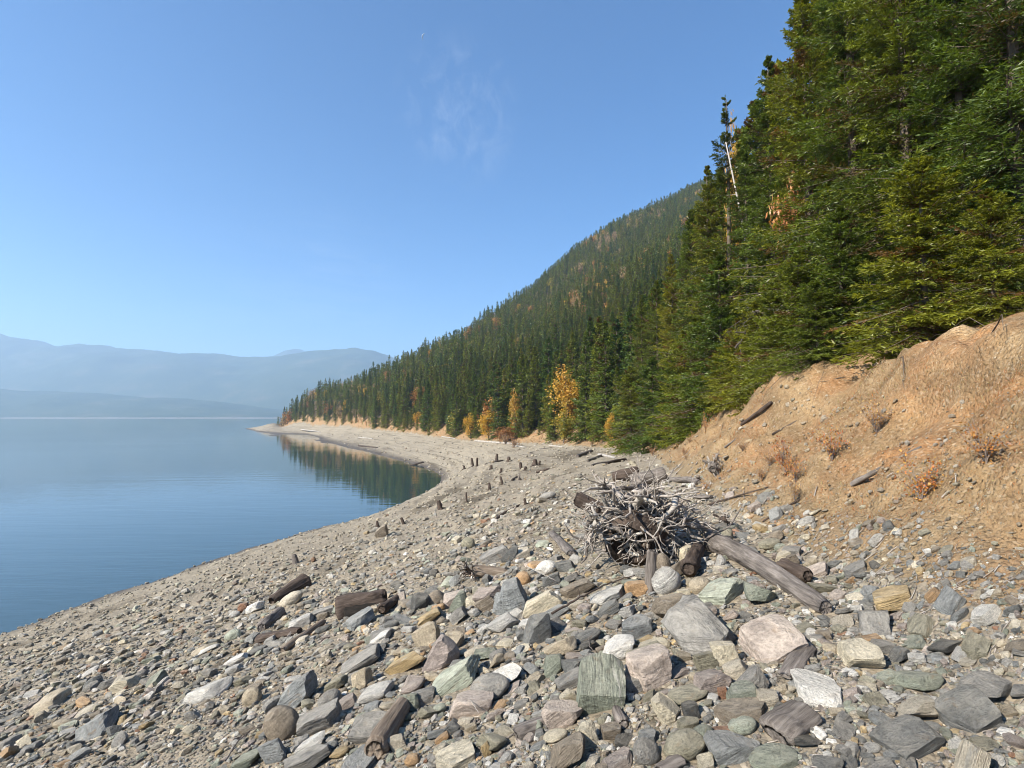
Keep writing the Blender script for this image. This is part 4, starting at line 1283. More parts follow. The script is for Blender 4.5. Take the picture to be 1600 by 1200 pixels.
def density(x, y):
    d = density_(x, y)
    pxq = 800 + F * np.asarray(x) / np.maximum(np.asarray(y), .5)
    return d + np.where(np.asarray(y) < 8, np.clip((pxq - 640) / 500, -.22, .2), np.where(np.asarray(y) < 14, .10, np.where(np.asarray(y) < 70, .24, .1)))
# ---------------------------------------------------------------- driftwood
def wood_mat(name, lo, mid, hi, grain=(3, 40, 40)):
    t = NT(name)
    co = t.add('TexCoord').outputs['Object']
    oi = t.add('ObjectInfo')
    off = t.add('VectorMath', operation='ADD'); t.l.new(co, off.inputs[0])
    cmb = t.add('CombineXYZ'); t.l.new(t.math('MULTIPLY', oi.outputs['Random'], 40.0), cmb.inputs[0]); t.l.new(cmb.outputs[0], off.inputs[1])
    P = off.outputs[0]
    g = t.noise(t.scalevec(P, *grain), 1.0, 6, .7, .3)
    b = t.noise(P, 3.0, 4, .6)
    c = t.ramp(g, [(.28, lo), (.5, mid), (.74, hi)])
    c = t.mix(1.0, c, t.ramp(b, [(.3, .65), (.7, 1.3)]), 'MULTIPLY')
    t.bsdf(c, .88, t.bump(g, .9, .02), .2)
    return t.m
M_GREYWOOD = wood_mat('weathered_wood', (.045, .037, .032), (.155, .132, .113), (.30, .265, .23))
M_ROOT = wood_mat('root_wood', (.13, .108, .088), (.32, .28, .24), (.50, .455, .40), (14, 14, 14))
M_DARKWOOD = wood_mat('dark_wood', (.03, .022, .017), (.075, .055, .043), (.15, .115, .09))
M_BROWNWOOD = wood_mat('brown_wood', (.085, .062, .045), (.20, .155, .115), (.34, .285, .22))
M_HOLLOW = wood_mat('hollow_dark', (.008, .007, .006), (.018, .015, .012), (.04, .03, .025))  # near-black, for the dark of the log hollow and the split
M_WHITEWOOD = wood_mat('bleached_wood', (.24, .215, .185), (.38, .345, .30), (.52, .48, .42))

def log_mesh(name, L, r0, r1, seed, m, bend=.0, knots=3, nseg=28, sides=28, flat=1.0, rough=.09, ragged=.05, hollow=False):
    """a log along local X, origin at its middle: splits, grooves, worn ends, taper"""
    g = np.random.default_rng(seed)
    u = np.linspace(0, 1, nseg); a = np.linspace(0, 2 * math.pi, sides, endpoint=False)
    U, A = np.meshgrid(u, a, indexing='ij')
    r = r0 + (r1 - r0) * U
    gro = fbm(np.stack([U * 2.0 * L / max(r0, .02) * .12, np.cos(A) * 3.4, np.sin(A) * 3.4 + seed], -1).reshape(-1, 3), 4, seed).reshape(U.shape)
    lump = fbm(np.stack([U * 3.5, np.cos(A) * .9, np.sin(A) * .9 + seed * 2], -1).reshape(-1, 3), 2, seed + 3).reshape(U.shape)
    end = np.minimum(U, 1 - U)
    r = r * (1 + rough * gro * np.clip(.25 + end / .08, .25, 1) + .13 * lump)
    r = r * np.clip(.80 + (end / .035) * .2, 0, 1)
    for _ in range(knots):
        uk, ak = g.uniform(.1, .9), g.uniform(0, 6.28)
        d2 = ((U - uk) * L / (r0 * .5)) ** 2 + (np.angle(np.exp(1j * (A - ak))) / .3) ** 2
        r = r + r0 * .35 * np.exp(-d2)
    kend = np.clip(1 - end / .03, 0, 1)
    r = r * (1 - kend) + kend * (r.mean(1, keepdims=True) * .86 * (1 + .05 * gro))
    X = (U - .5) * L + (ragged * r0 * 6) * np.where(end < .03, gro, 0)
    cy = bend * np.sin(U * math.pi); cz = .4 * bend * np.sin(U * 2.2 * math.pi + seed)
    V = np.stack([X, cy + r * np.cos(A), cz + flat * r * np.sin(A)], -1).reshape(-1, 3)
    i = np.arange(nseg - 1)[:, None] * sides; j = np.arange(sides)[None]
    Fq = np.stack([i + j, i + (j + 1) % sides, i + sides + (j + 1) % sides, i + sides + j], -1).reshape(-1, 4)[:, ::-1]
    F3 = []
    for e, row in ((0, 0), (1, nseg - 1)):
        ring = np.arange(sides) + row * sides
        c0 = V[ring].mean(0); sgn = -1 if e == 0 else 1
        base = len(V)
        inner = V[ring] * .55 + c0 * .45 + np.array([sgn * (-.35 * r0 if hollow else .02 * r0), 0, 0]) + g.normal(0, .02 * r0, (sides, 3))
        V = np.vstack([V, inner, [c0 + np.array([sgn * (-1.2 * r0 if hollow else .03 * r0), 0, 0])]])
        ii = base + np.arange(sides); jj = np.roll(np.arange(sides), -1)
        q = np.stack([ring, ring[jj], ii[jj], ii], -1)
        tr = np.stack([ii, ii[jj], np.full(sides, base + sides)], -1)
        if e == 1: q, tr = q, tr
        else: q, tr = q[:, ::-1], tr[:, ::-1]
        Fq = np.vstack([Fq, q[:, ::-1] if False else q]); F3.append(tr)
    return mesh(name, V, [Fq, np.concatenate(F3)], m, True)

def orient(p, q, roll=0):
    """matrix whose X axis runs from p to q, and the middle point"""
    d = (Vector(q) - Vector(p))
    M = d.to_track_quat('X', 'Z').to_matrix() @ Euler((roll, 0, 0)).to_matrix()
    return M.to_euler(), (Vector(p) + Vector(q)) / 2, d.length
def gp(px, py, up=0.0):
    h_ = hit(px, py, 1.4, 500)
    return (h_[0], h_[1], h_[2] + up)
def put_log(name, pa, pb, w0, w1, m, label, cat, group=None, seed=1, lift=.55, parent_parts=None, **k):
    """log lying on the ground between two pixels; widths in pixels at each end"""
    A, B = gp(*pa), gp(*pb)
    r0 = w0 / F * A[1] / 2; r1 = w1 / F * B[1] / 2
    A = (A[0], A[1], A[2] + r0 * lift); B = (B[0], B[1], B[2] + r1 * lift)
    e, mid, L = orient(A, B, k.pop('roll', 0))
    o = obj(name, log_mesh(name, L, r0, r1, seed, m, **k), None, mid, e)
    tag(o, label, cat, group)
    for f in np.linspace(0, 1, max(2, int(L / (2 * r0)))):
        HERO_FOOT.append((A[0] + (B[0] - A[0]) * f, A[1] + (B[1] - A[1]) * f, (r0 + r1) * .5))
    return o
G = 'driftwood logs on the stony beach'
put_log('drift_log', (1108, 853), (1290, 960), 30, 30, M_GREYWOOD, 'big weathered grey drift log lying beside the great root stump', 'log', G, 11, knots=6, bend=.035, rough=.13, lift=.8, nseg=50, sides=36)
lg = put_log('drift_log', (584, 1190), (630, 1112), 38, 26, M_BROWNWOOD, 'short brown weathered log with a split hollow in the foreground', 'log', G, 12, knots=1, lift=.8, rough=.16, nseg=40, sides=36)
# the split along its top: a black sliver laid on the log
sp = log_mesh('split', .16, .012, .007, 33, M_HOLLOW, flat=.5)
r_ = 30 / F * 3.0 / 2
obj('split', sp, lg, (-.02, -.012, r_ * .93), (0, 0, .12))
put_log('driftwood_stick', (441, 1022), (506, 975), 11, 9, M_BROWNWOOD, 'straight thin brown driftwood stick lying on gravel at the left', 'stick', G, 13, knots=1, lift=.9, bend=.01, sides=14)
hl = put_log('hollow_log', (528, 966), (604, 944), 42, 30, M_DARKWOOD, 'hollow dark log chunk with a black hollow front, left of centre', 'log', G, 14, rough=.2, lift=.55, knots=2, nseg=36, sides=32)
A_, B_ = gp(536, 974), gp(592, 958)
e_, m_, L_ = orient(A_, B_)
ch = obj('dark_hollow', log_mesh('dark_hollow', L_ * .95, .135, .10, 15, M_HOLLOW, rough=.25, flat=.9), hl)  # dark shade of the hollow put in as a black piece on the front
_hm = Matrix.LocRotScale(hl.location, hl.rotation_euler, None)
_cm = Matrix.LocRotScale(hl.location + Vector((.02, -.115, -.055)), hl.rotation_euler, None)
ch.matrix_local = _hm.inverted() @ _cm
put_log('driftwood_slab', (596, 962), (622, 940), 16, 10, M_DARKWOOD, 'short dark plank-like wood piece leaning at the end of the hollow log', 'driftwood', G, 16, rough=.2, lift=1.2)
put_log('driftwood_slab', (404, 1004), (468, 990), 24, 18, M_DARKWOOD, 'low dark brown slab of rotting wood above the thin stick', 'driftwood', G, 17, rough=.22, flat=.55, lift=.5)
put_log('driftwood_stub', (424, 944), (478, 916), 16, 26, M_DARKWOOD, 'dark broken driftwood stub behind the pale tan oblong stone', 'driftwood', G, 18, rough=.25, lift=.6, hollow=True)
put_log('driftwood_stub', (408, 986), (438, 962), 16, 18, M_GREYWOOD, 'short grey splintered wood piece among pale slivers at the left', 'driftwood', G, 19, rough=.3, lift=.6)
put_log('drift_log', (985, 762), (1040, 752), 22, 26, M_GREYWOOD, 'grey log end lying behind the great root stump', 'log', G, 20, lift=.8, rough=.14)
put_log('drift_log', (958, 752), (998, 748), 16, 22, M_DARKWOOD, 'dark round log behind the great root stump', 'log', G, 21, lift=.8, rough=.2)
put_log('drift_pole', (1038, 750), (1092, 757), 7, 10, M_GREYWOOD, 'slim grey pole at the foot of the bank behind the root stump', 'log', G, 22, lift=.8, bend=.05)
put_log('driftwood_slab', (1086, 782), (1112, 780), 14, 10, M_GREYWOOD, 'flat grey wood piece at the bank foot right of the root stump', 'driftwood', G, 23, lift=.8, flat=.5, rough=.2)
put_log('driftwood_slab', (1060, 792), (1092, 805), 7, 5, M_GREYWOOD, 'narrow grey board sticking out behind the root stump', 'driftwood', G, 24, lift=1.5, flat=.5)
put_log('driftwood_chunk', (1212, 1160), (1262, 1120), 60, 52, M_GREYWOOD, 'purplish-grey weathered wood chunk at the lower right edge of the photo', 'driftwood', G, 25, rough=.3, lift=.35, flat=.55, nseg=36, sides=32, ragged=.015)
put_log('driftwood_slab', (1228, 1066), (1262, 1020), 26, 30, M_GREYWOOD, 'grey grooved wood slab at the right edge below the pinkish slab boulder', 'driftwood', G, 26, rough=.28, flat=.35, lift=.7)
put_log('driftwood_chunk', (806, 1154), (866, 1126), 34, 22, M_GREYWOOD, 'fibrous grey wood chunk half sunk in gravel left of the pinkish-grey wedge', 'driftwood', G, 27, rough=.28, flat=.55, lift=.35)
put_log('driftwood_stub', (963, 1116), (974, 1140), 15, 19, M_GREYWOOD, 'stubby grey log end under the striped green boulder', 'driftwood', G, 28, lift=.8)
put_log('driftwood_chunk', (1076, 905), (1092, 868), 26, 20, M_DARKWOOD, 'dark rotten wood chunk left of the big drift log', 'driftwood', G, 29, rough=.3, lift=1.2)
put_log('drift_log', (1224, 900), (1262, 912), 26, 22, M_DARKWOOD, 'dark log stub behind the near end of the big drift log', 'log', G, 30, rough=.25, lift=1.1)
put_log('driftwood_slab', (862, 842), (892, 878), 12, 17, M_GREYWOOD, 'grey plank-like piece leaning at the left of the great root stump', 'driftwood', G, 31, rough=.2, flat=.6, lift=1.6)
put_log('driftwood_slab', (1066, 1196), (1030, 1214), 24, 24, M_GREYWOOD, 'grey wood scrap at the very bottom edge', 'driftwood', G, 37, rough=.2, flat=.6, lift=.7)
# upright post
b = gp(1018, 925)
Lp = 68 / F * b[1]
o = obj('post', log_mesh('post', Lp, .052, .046, 32, M_GREYWOOD, rough=.16, knots=1), None, (b[0], b[1] + .02, b[2] + Lp * .42), (0, R(-86), R(20)))
tag(o, 'short upright grey post stub in front of the great root stump', 'post')
HERO_FOOT.append((b[0], b[1], .07))

def thin_stick(name, pts, r, m, label, cat='stick', group='thin sticks and twigs on the beach', side=None, lift=.04):
    P = np.array([gp(*p) for p in pts], float); P[:, 2] += lift
    n = 24
    t_ = np.linspace(0, len(P) - 1, n)
    Q = np.stack([np.interp(t_, np.arange(len(P)), P[:, k]) for k in range(3)], -1)
    Q += rng.normal(0, r * .5, Q.shape) * np.sin(np.linspace(0, math.pi, n))[:, None]
    c = Q.mean(0)
    paths = [(Q - c, np.linspace(r, r * .45, n))]
    for k in (side or []):
        a = Q[k] - c; d = rng.normal(0, 1, 3); d[2] = abs(d[2]); d = d / np.linalg.norm(d)
        paths.append((np.stack([a, a + d * .06, a + d * .1 + [0, 0, -.02]]), np.array([r * .5, r * .35, r * .15])))
    V, Fc = tubes(paths, 6)
    o = obj(name, mesh(name, V, Fc, m, True), None, c)
    return tag(o, label, cat, group)
thin_stick('long_stick', [(862, 975), (905, 950), (950, 926), (992, 914)], .011, M_DARKWOOD, 'long thin dark stick lying across the pale grey and white slab', side=[8, 15], lift=.09)
thin_stick('twig', [(824, 898), (842, 908), (868, 922)], .006, M_WHITEWOOD, 'pale curved twig beside the orange cobble left of the root stump', lift=.1)
thin_stick('twig', [(352, 1200), (372, 1168), (392, 1150), (420, 1140)], .006, M_GREYWOOD, 'bent pale twig in the bottom left corner near the small yellow stone', lift=.05)
thin_stick('twig', [(920, 1010), (922, 1026), (930, 1036)], .004, M_GREYWOOD, 'hair-thin bent twig beside the white quartz', lift=.07)
thin_stick('twig', [(736, 1118), (742, 1130), (748, 1140)], .003, M_WHITEWOOD, 'tiny straw twig leaning on the white and orange boulder', lift=.1)

# ---------------------------------------------------------------- root stumps
def root_stump(name, px, py, wpx, hpx, seed, label, group, nroot, nfine, core_m, tilt=0.0, dens=1.0):
    g = np.random.default_rng(seed)
    c = gp(px, py)
    S = wpx / F * c[1] / 2                 # half width
    Hh = hpx / F * c[1]
    r = empty(name, c, (0, 0, 0))
    tag(r, label, 'tree stump', group)
    cen = np.array([0, .12 * S, Hh * .46])
    # the broken trunk base behind the roots
    core = log_mesh('trunk', S * 1.5, S * .42, S * .34, seed, core_m, rough=.3, knots=4, hollow=True)
    obj('trunk', core, r, (S * .08, S * .38, Hh * .38), (0, R(-14), R(64)))
    for k in range(3):
        lm = log_mesh('limb', S * (1.2 - .2 * k), S * .11, S * .07, seed + 5 + k, M_GREYWOOD if k else core_m, rough=.25, knots=2)
        obj('limb', lm, r, (S * (-.42 + .38 * k), S * (.15 + .1 * k), Hh * (.52 - .12 * k)), (0, R((24, 14, -8)[k]), R((-10, 20, 40)[k])))
    for k in range(nroot):
        # roots sprawl in a rough wheel facing the viewer, each with its own bends
        a = g.uniform(0, 2 * math.pi); ln = g.uniform(.5, 1.0) * (1 if g.random() < .75 else .6)
        big = k < 30 and nroot > 50
        d = np.array([math.cos(a) * S, (g.uniform(-.55, -.1) if big else g.normal(-.15, .28)) * S, math.sin(a) * Hh * .55])
        st = cen + np.array([g.normal(0, .28) * S, g.normal(-.05, .15) * S, g.normal(0, .18) * Hh])
        n = 9; t_ = np.linspace(0, 1, n)[:, None]
        side = np.cross(d, [0, 1, 0]); side = side / (np.linalg.norm(side) + 1e-6) * S
        P = st + d * ln * t_ + side * ((g.normal(0, .12) if big else g.normal(0, .26)) * t_ * t_ + g.normal(0, .07) * np.sin(t_ * math.pi * 2)) + np.array([0, -1, 0]) * S * g.normal(.05, .14) * np.sin(t_ * math.pi)
        P += np.cumsum(g.normal(0, .022 * S, (n, 3)), 0)
        low = -.02 * Hh
        P[:, 2] = np.maximum(P[:, 2], low + .03 * Hh * g.random())
        cap = Hh * g.uniform(.72, .9)
        P[:, 2] = np.where(P[:, 2] > cap, cap + (P[:, 2] - cap) * .22, P[:, 2])
        r0 = S * (g.uniform(.032, .058) if big else (.018 + .04 * g.random() ** 2.6))
        if nroot < 50: r0 = S * (.03 + .05 * g.random())
        rad = r0 * (1 - .8 * t_[:, 0]) * (1 + .12 * np.sin(t_[:, 0] * 17 + k)) + .002
        paths = [(P, rad)]
        for _ in range(2 if big else g.integers(0, 2)):
            q = int(g.integers(3, n - 1)); dd = (P[q] - P[q - 1]); dd = dd / (np.linalg.norm(dd) + 1e-6)
            w_ = g.normal(0, 1, 3); w_ /= np.linalg.norm(w_)
            tt = np.linspace(0, 1, 5)[:, None]
            paths.append((P[q] + (dd * .6 + w_ * .7) * tt * S * g.uniform(.15, .4) + g.normal(0, .02 * S, (5, 3)) * tt, rad[q] * .7 * (1 - .8 * tt[:, 0]) + .0015))
        V, Fc = tubes(paths, 7)
        obj('root', mesh('root', V, Fc, M_ROOT if g.random() < (.35 if big else .62) else (M_WHITEWOOD if g.random() < .5 else M_GREYWOOD), True), r)
    paths = []
    for k in range(nfine):
        a = g.uniform(0, 2 * math.pi); rad_ = g.uniform(.1, 1.0)
        st = cen + np.array([math.cos(a) * S * rad_ * .9, g.normal(-.15, .25) * S, math.sin(a) * Hh * .5 * rad_])
        d = norm(np.array([math.cos(a), g.normal(0, .6), math.sin(a)]) + g.normal(0, .7, 3)) * S * g.uniform(.12, .45)
        tt = np.linspace(0, 1, 5)[:, None]
        P = st + d * tt + g.normal(0, .05 * S, (5, 3)) * tt
        P[:, 2] = np.maximum(P[:, 2], 0.0)
        paths.append((P, S * .010 * (1 - .7 * tt[:, 0]) * g.uniform(.4, 1.3) + .001))
    V, Fc = tubes(paths, 4)
    tag(obj('rootlets', mesh('rootlets', V, Fc, M_ROOT, True), r), kind='stuff')
    HERO_FOOT.append((c[0], c[1] + S * .3, S * .8))
    return r
root_stump('root_stump', 1003, 876, 206, 130, 61, 'great upturned root stump with a tangle of pale bare roots', None, 130, 420, M_DARKWOOD)
# small root log: a log with a spray of rootlets at its end
c = gp(752, 902)
r = empty('root_log', c); tag(r, 'small weathered log with a dark tuft of roots at its left end', 'log')
S = 45 / F * c[1]
obj('trunk', log_mesh('trunk', S * 1.15, S * .2, S * .17, 71, M_BROWNWOOD, rough=.22, knots=2), r, (S * .28, .0, S * .17), (0, R(4), R(-6)))
g = np.random.default_rng(72)
paths = []
for k in range(34):
    d = norm(np.array([-.5, -.35, .25]) + g.normal(0, .65, 3)) * S * g.uniform(.25, .6)
    tt = np.linspace(0, 1, 6)[:, None]
    P = np.array([-S * .36, 0, S * .2]) + g.normal(0, .06 * S, 3) + d * tt + g.normal(0, .06 * S, (6, 3)) * tt
    P[:, 2] = np.maximum(P[:, 2], -.02 * S)
    paths = [(P, S * .03 * (1 - .8 * tt[:, 0]) * g.uniform(.4, 1.2) + .001)]
    V, Fc = tubes(paths, 6)
    obj('root', mesh('root', V, Fc, M_DARKWOOD if g.random() < .65 else M_ROOT, True), r)
HERO_FOOT.append((c[0], c[1], S * .6))
# grey root clump right of the stump
root_stump('root_stump', 1133, 828, 34, 36, 63, 'small dark gnarled root clump at the bank foot right of the great root stump', None, 14, 30, M_DARKWOOD)
root_stump('root_stump', 1116, 745, 34, 40, 64, 'bleached silvery root clump lying on the orange earth bank', None, 22, 60, M_GREYWOOD)
root_stump('root_stump', 1092, 752, 12, 12, 65, 'tiny brown root clump left of the bleached silvery one on the bank', None, 8, 12, M_DARKWOOD)

# ---------------------------------------------------------------- old stumps standing on the drawn-down beach
STUMPS = [(688, 796, 13, 8, -14, 'dark leaning post-like stump standing alone above the water edge'), (739, 729, 13, 4, -10, 'left one of the twin thin stumps on the far beach'),
          (745, 729, 13, 4, 2, 'right one of the twin thin stumps on the far beach'), (729, 784, 14, 3, -3, 'thin upright dark stake right of the leaning stump'),
          (776, 721, 11, 5, 4, 'dark stump on the low debris ridge of the far beach'), (794, 721, 7, 6, 10, 'squat stump right of the debris-ridge stump'),
          (814, 733, 10, 5, -6, 'pointed stump above the middle beach'), (836, 727, 9, 8, 0, 'wide dark stump nearest the drift log pile'),
          (785, 757, 12, 4, -14, 'leaning snag-like stump with a fallen root at its foot'), (811, 750, 10, 3, 6, 'slim pale stump with a slab beside it'),
          (765, 766, 11, 5, -4, 'stump beside two small round stones on the middle beach'), (821, 788, 9, 5, -10, 'short dark stump at the end of the long half-buried log'),
          (631, 819, 10, 5, -24, 'bent dark snag stump close to the near water edge'), (590, 824, 9, 5, -8, 'greenish-brown stub near the water edge'),
          (783, 738, 6, 4, 0, 'tiny stub left of the pointed stump'), (767, 733, 6, 5, 8, 'small twin-lumped stub on the far gravel'), (725, 733, 5, 4, 0, 'small dark stub left of the twin thin stumps'),
          (820, 735, 6, 5, 18, 'low stub leaning right beside the pointed stump'), (842, 727, 7, 4, 14, 'small stub right of the wide dark stump'), (462, 880, 13, 9, -12, 'pale broken stump stub on open gravel near the left shore')]
for k, (px, py, h, w, tl, lab) in enumerate(STUMPS):
    b = gp(px, py)
    Hs = h / F * b[1]; rw = w / F * b[1] / 2
    r = empty('old_stump', b); tag(r, lab, 'stump', 'old stumps standing on the beach')
    obj('trunk', log_mesh('trunk', Hs * 1.25, rw * 1.1, rw * .75, 500 + k, M_DARKWOOD if k not in (9, 19) else M_GREYWOOD, rough=.3, knots=1, nseg=14, sides=12), r, (math.sin(R(tl)) * Hs * .4, 0, Hs * .42), (0, R(-90 + tl), 0))
    g = np.random.default_rng(k)
    for j in range(3):
        a = g.uniform(0, 6.28); tt = np.linspace(0, 1, 5)[:, None]
        P = np.array([[math.cos(a), math.sin(a), 0]]) * tt * rw * g.uniform(2, 4) + np.array([[0, 0, 1]]) * (rw * .6 * (1 - tt) - rw * .2 + .29 * math.cos(a) * tt * rw * 3)
        V, Fc = tubes([(P, rw * .35 * (1 - .8 * tt[:, 0]) + .003)], 6)
        obj('root', mesh('root', V, Fc, M_DARKWOOD, True), r)
# logs lying far out on the beach
GB = 'drift logs lying far along the beach'
for k, (a, b, w, m, lab) in enumerate([
    ((742, 690), (812, 695), 3.2, M_WHITEWOOD, 'long bleached white drift log at the back of the bay'),
    ((800, 697), (822, 700), 2.5, M_WHITEWOOD, 'short white drift log at the right end of the long white one'),
    ((757, 727), (786, 720), 3, M_DARKWOOD, 'dark log on the debris ridge of the far beach'),
    ((775, 812), (812, 790), 4.5, M_DARKWOOD, 'long half-buried dark log pointing at the middle of the beach'),
    ((800, 752), (808, 746), 4, M_DARKWOOD, 'dark slab beside the slim pale stump'),
    ((838, 739), (858, 733), 3.5, M_DARKWOOD, 'dark log on the gravel left of the drift pile'),
    ((902, 715), (925, 706), 6, M_GREYWOOD, 'grey log at the left end of the drift log pile'),
    ((918, 722), (944, 712), 5, M_GREYWOOD, 'log lying second in the drift log pile'),
    ((935, 712), (962, 717), 5, M_WHITEWOOD, 'pale log crossing the drift log pile'),
    ((948, 726), (978, 719), 6, M_DARKWOOD, 'dark log at the right end of the drift log pile'),
    ((925, 729), (958, 722), 5, M_GREYWOOD, 'front grey log of the drift log pile'),
    ((640, 730), (662, 723), 4, M_DARKWOOD, 'dark driftwood line at the water edge inside the bay'),
    ((560, 697), (590, 700), 2.5, M_DARKWOOD, 'dark log on the far beach above the reflected forest'),
    ((470, 672), (500, 675), 2, M_WHITEWOOD, 'thin pale drift log near the far point'),
    ((560, 684), (582, 686), 2, M_WHITEWOOD, 'thin pale drift log at the back of the far beach'),
    ((690, 683), (712, 686), 2, M_WHITEWOOD, 'pale drift log left of the long white one'),
    ((858, 697), (880, 699), 2.5, M_WHITEWOOD, 'bleached log at the forest foot below the golden tree')]):
    put_log('drift_log', a, b, w, w * .8, m, lab, 'log', GB, 800 + k, nseg=12, sides=10, knots=1, lift=.7, bend=.02)
# fallen trees and roots on the earth bank
GK = 'dead wood on the earth bank'
put_log('fallen_log', (1158, 666), (1206, 632), 4.5, 6.5, M_DARKWOOD, 'dark fallen log along the crest of the earth bank under the boughs', 'log', GK, 901, lift=1.0, rough=.25)
put_log('fallen_log', (1106, 790), (1200, 762), 3.2, 2.0, M_DARKWOOD, 'thin dark branch lying on the slope right of the bank-foot wood piece', 'branch', GK, 902, lift=1.0, sides=10)
put_log('fallen_log', (1192, 816), (1250, 780), 3.5, 2.5, M_DARKWOOD, 'thin dark stick half buried in the bank above the big drift log', 'branch', GK, 903, lift=.6, sides=10)
put_log('fallen_log', (1206, 680), (1246, 658), 3.5, 2.5, M_DARKWOOD, 'dark exposed root line across the upper bank at the right', 'branch', GK, 904, lift=.6, sides=10)
put_log('fallen_log', (1132, 700), (1176, 668), 3, 2, M_GREYWOOD, 'grey stick on the middle of the earth slope', 'branch', GK, 905, lift=.6, sides=10)
put_log('fallen_log', (1330, 760), (1440, 700), 8, 5, M_GREYWOOD, 'grey broken trunk lying on the bank beyond the right edge of the photo', 'log', GK, 906, lift=.7, rough=.2)
# small litter of sticks
paths = []
px, py = sample_px(2600, 690, .8)
X, Y = ground_at(px, py); s_, _ = toe_dist(X, Y)
ok = (s_ < 3.5) & (base_z(X, Y) > LAKE_Z + .3) & (density(X, Y) > -.1) & ((rng.random(len(X)) < .16) | (np.abs(s_ + .5) < .8))
for x_, y_ in zip(X[ok], Y[ok]):
    L_ = rng.uniform(8, 26) / F * y_; a = rng.normal(.4, .8)
    dx_, dy_ = math.cos(a) * L_ / 2, math.sin(a) * L_ / 2
    xs = np.array([x_ - dx_, x_, x_ + dx_]); ys = np.array([y_ - dy_, y_, y_ + dy_])
    zs = height(xs, ys) + .012 * y_ / 4
    paths.append((np.stack([xs, ys, zs], -1) + rng.normal(0, .03 * L_, (3, 3)) * [1, 1, .4], np.array([1, .8, .5]) * rng.uniform(.5, 1.4) / F * y_ ** .9))
V, Fc = tubes(paths, 4)
tag(obj('driftwood_litter', mesh('driftwood_litter', V, Fc, M_ROOT, True)), 'small sticks and wood scraps strewn over the beach', 'driftwood', None, 'stuff')
print('litter', len(paths))
# individuals
N_IND = 300 - len(HEROES) - 2
px, py = sample_px(3200, 800, .8)
X, Y = ground_at(px, py)
s_, _ = toe_dist(X, Y)
dn = density(X, Y)
size_px = 15 * (1 - rng.random(len(px))) ** (-1 / 2.6)
size_px = np.minimum(size_px, 66) * np.where(px > 600, 1, .85)
outside = (px < 352) | (px > 1250)
size_px = np.where(outside, size_px * 1.25, size_px)
W = size_px / F * Y
ok = (px > -15) & (px < 1615) & (py < 1205) & (s_ < -.05) & (dn > -.18 + .25 * (px < 560)) & (W < np.where(Y < 9, .55, .30)) & (Y < 22)
cand_i = np.where(ok)[0]
cand_i = cand_i[np.argsort(-size_px[cand_i])]
RKk = ['block', 'slab', 'wedge', 'slab', 'slab', 'block', 'lump', 'wedge', 'round', 'slab', 'block', 'wedge', 'slab', 'slab', 'block', 'slab', 'lump', 'wedge']
RK = [rock_mesh('stone', 5000 + k, 3, kd) for k, kd in enumerate(RKk)]
NAMEC = {'tan': 'tan', 'paletan': 'pale tan', 'cream': 'cream', 'white': 'whitish', 'palegrey': 'pale grey', 'grey': 'grey', 'bluegrey': 'blue-grey', 'slate': 'dark slate-grey', 'dark': 'nearly black',
         'green': 'grey-green', 'palegreen': 'pale green', 'olive': 'olive', 'brown': 'brown', 'ochre': 'ochre', 'orange': 'orange', 'pink': 'pinkish', 'mauve': 'mauve', 'rust': 'rust-red'}
NAMEK = {'block': 'blocky', 'slab': 'flat', 'wedge': 'wedge-shaped', 'round': 'rounded', 'lump': 'lumpy'}
LAND = [  # landmarks that anyone can find, for saying where a stone lies
    (1000, 860, 'great root stump'), (1170, 880, 'big drift log'), (735, 897, 'small root log'), (560, 950, 'hollow dark log'), (470, 1000, 'thin brown driftwood stick'), (602, 1150, 'foreground log'),
    (945, 1079, 'striped green boulder'), (1101, 988, 'largest grey boulder'), (1022, 1050, 'squared pinkish block'), (970, 1015, 'white quartz stone'), (690, 1027, 'purple-grey boulder'),
    (713, 1061, 'pale green slab'), (739, 1103, 'white and orange boulder'), (443, 1137, 'rounded striped boulder'), (466, 1086, 'big grey-green faced boulder'), (849, 948, 'cream oblong boulder'),
    (842, 989, 'dark wedge boulder'), (1074, 1167, 'big round olive boulder'), (1149, 1165, 'blue-grey angled slab'), (1214, 1004, 'pinkish slab boulder'), (394, 1091, 'egg-shaped tan cobble'),
    (886, 1117, 'pinkish-grey wedge'), (1018, 890, 'upright post'), (787, 976, 'broad pale slab'), (733, 851, 'lone rounded boulder'), (671, 998, 'yellow-tan boulder'), (998, 922, 'bright orange stone'),
    (499, 1128, 'square grey block'), (884, 1180, 'large brown bottom boulder'), (1225, 1130, 'purplish-grey wood chunk'), (480, 1188, 'long flat bottom slab'), (1133, 926, 'pale green layered boulder'),
    (1046, 912, 'vein-swirled boulder'), (593, 998, 'bright white sliver stone'), (455, 938, 'pale tan oblong stone'), (1163, 1085, 'sage-green stone'), (762, 1172, 'upright yellowish stone')]
used_labels = {}
for o in list(COL.objects):
    if 'label' in o: used_labels[o['label']] = 1
def relation(px, py):
    d = sorted(((math.hypot(px - a, (py - b) * 1.2), a, b, n) for a, b, n in LAND))
    _, a, b, n = d[0]
    dx, dy = px - a, py - b
    if abs(dx) > abs(dy) * 1.3: rel = 'right of' if dx > 0 else 'left of'
    else: rel = 'below' if dy > 0 else 'above'
    far = d[0][0]
    return (('just ' if far < 60 else '') + rel + ' the ' + n), d[1][3], far
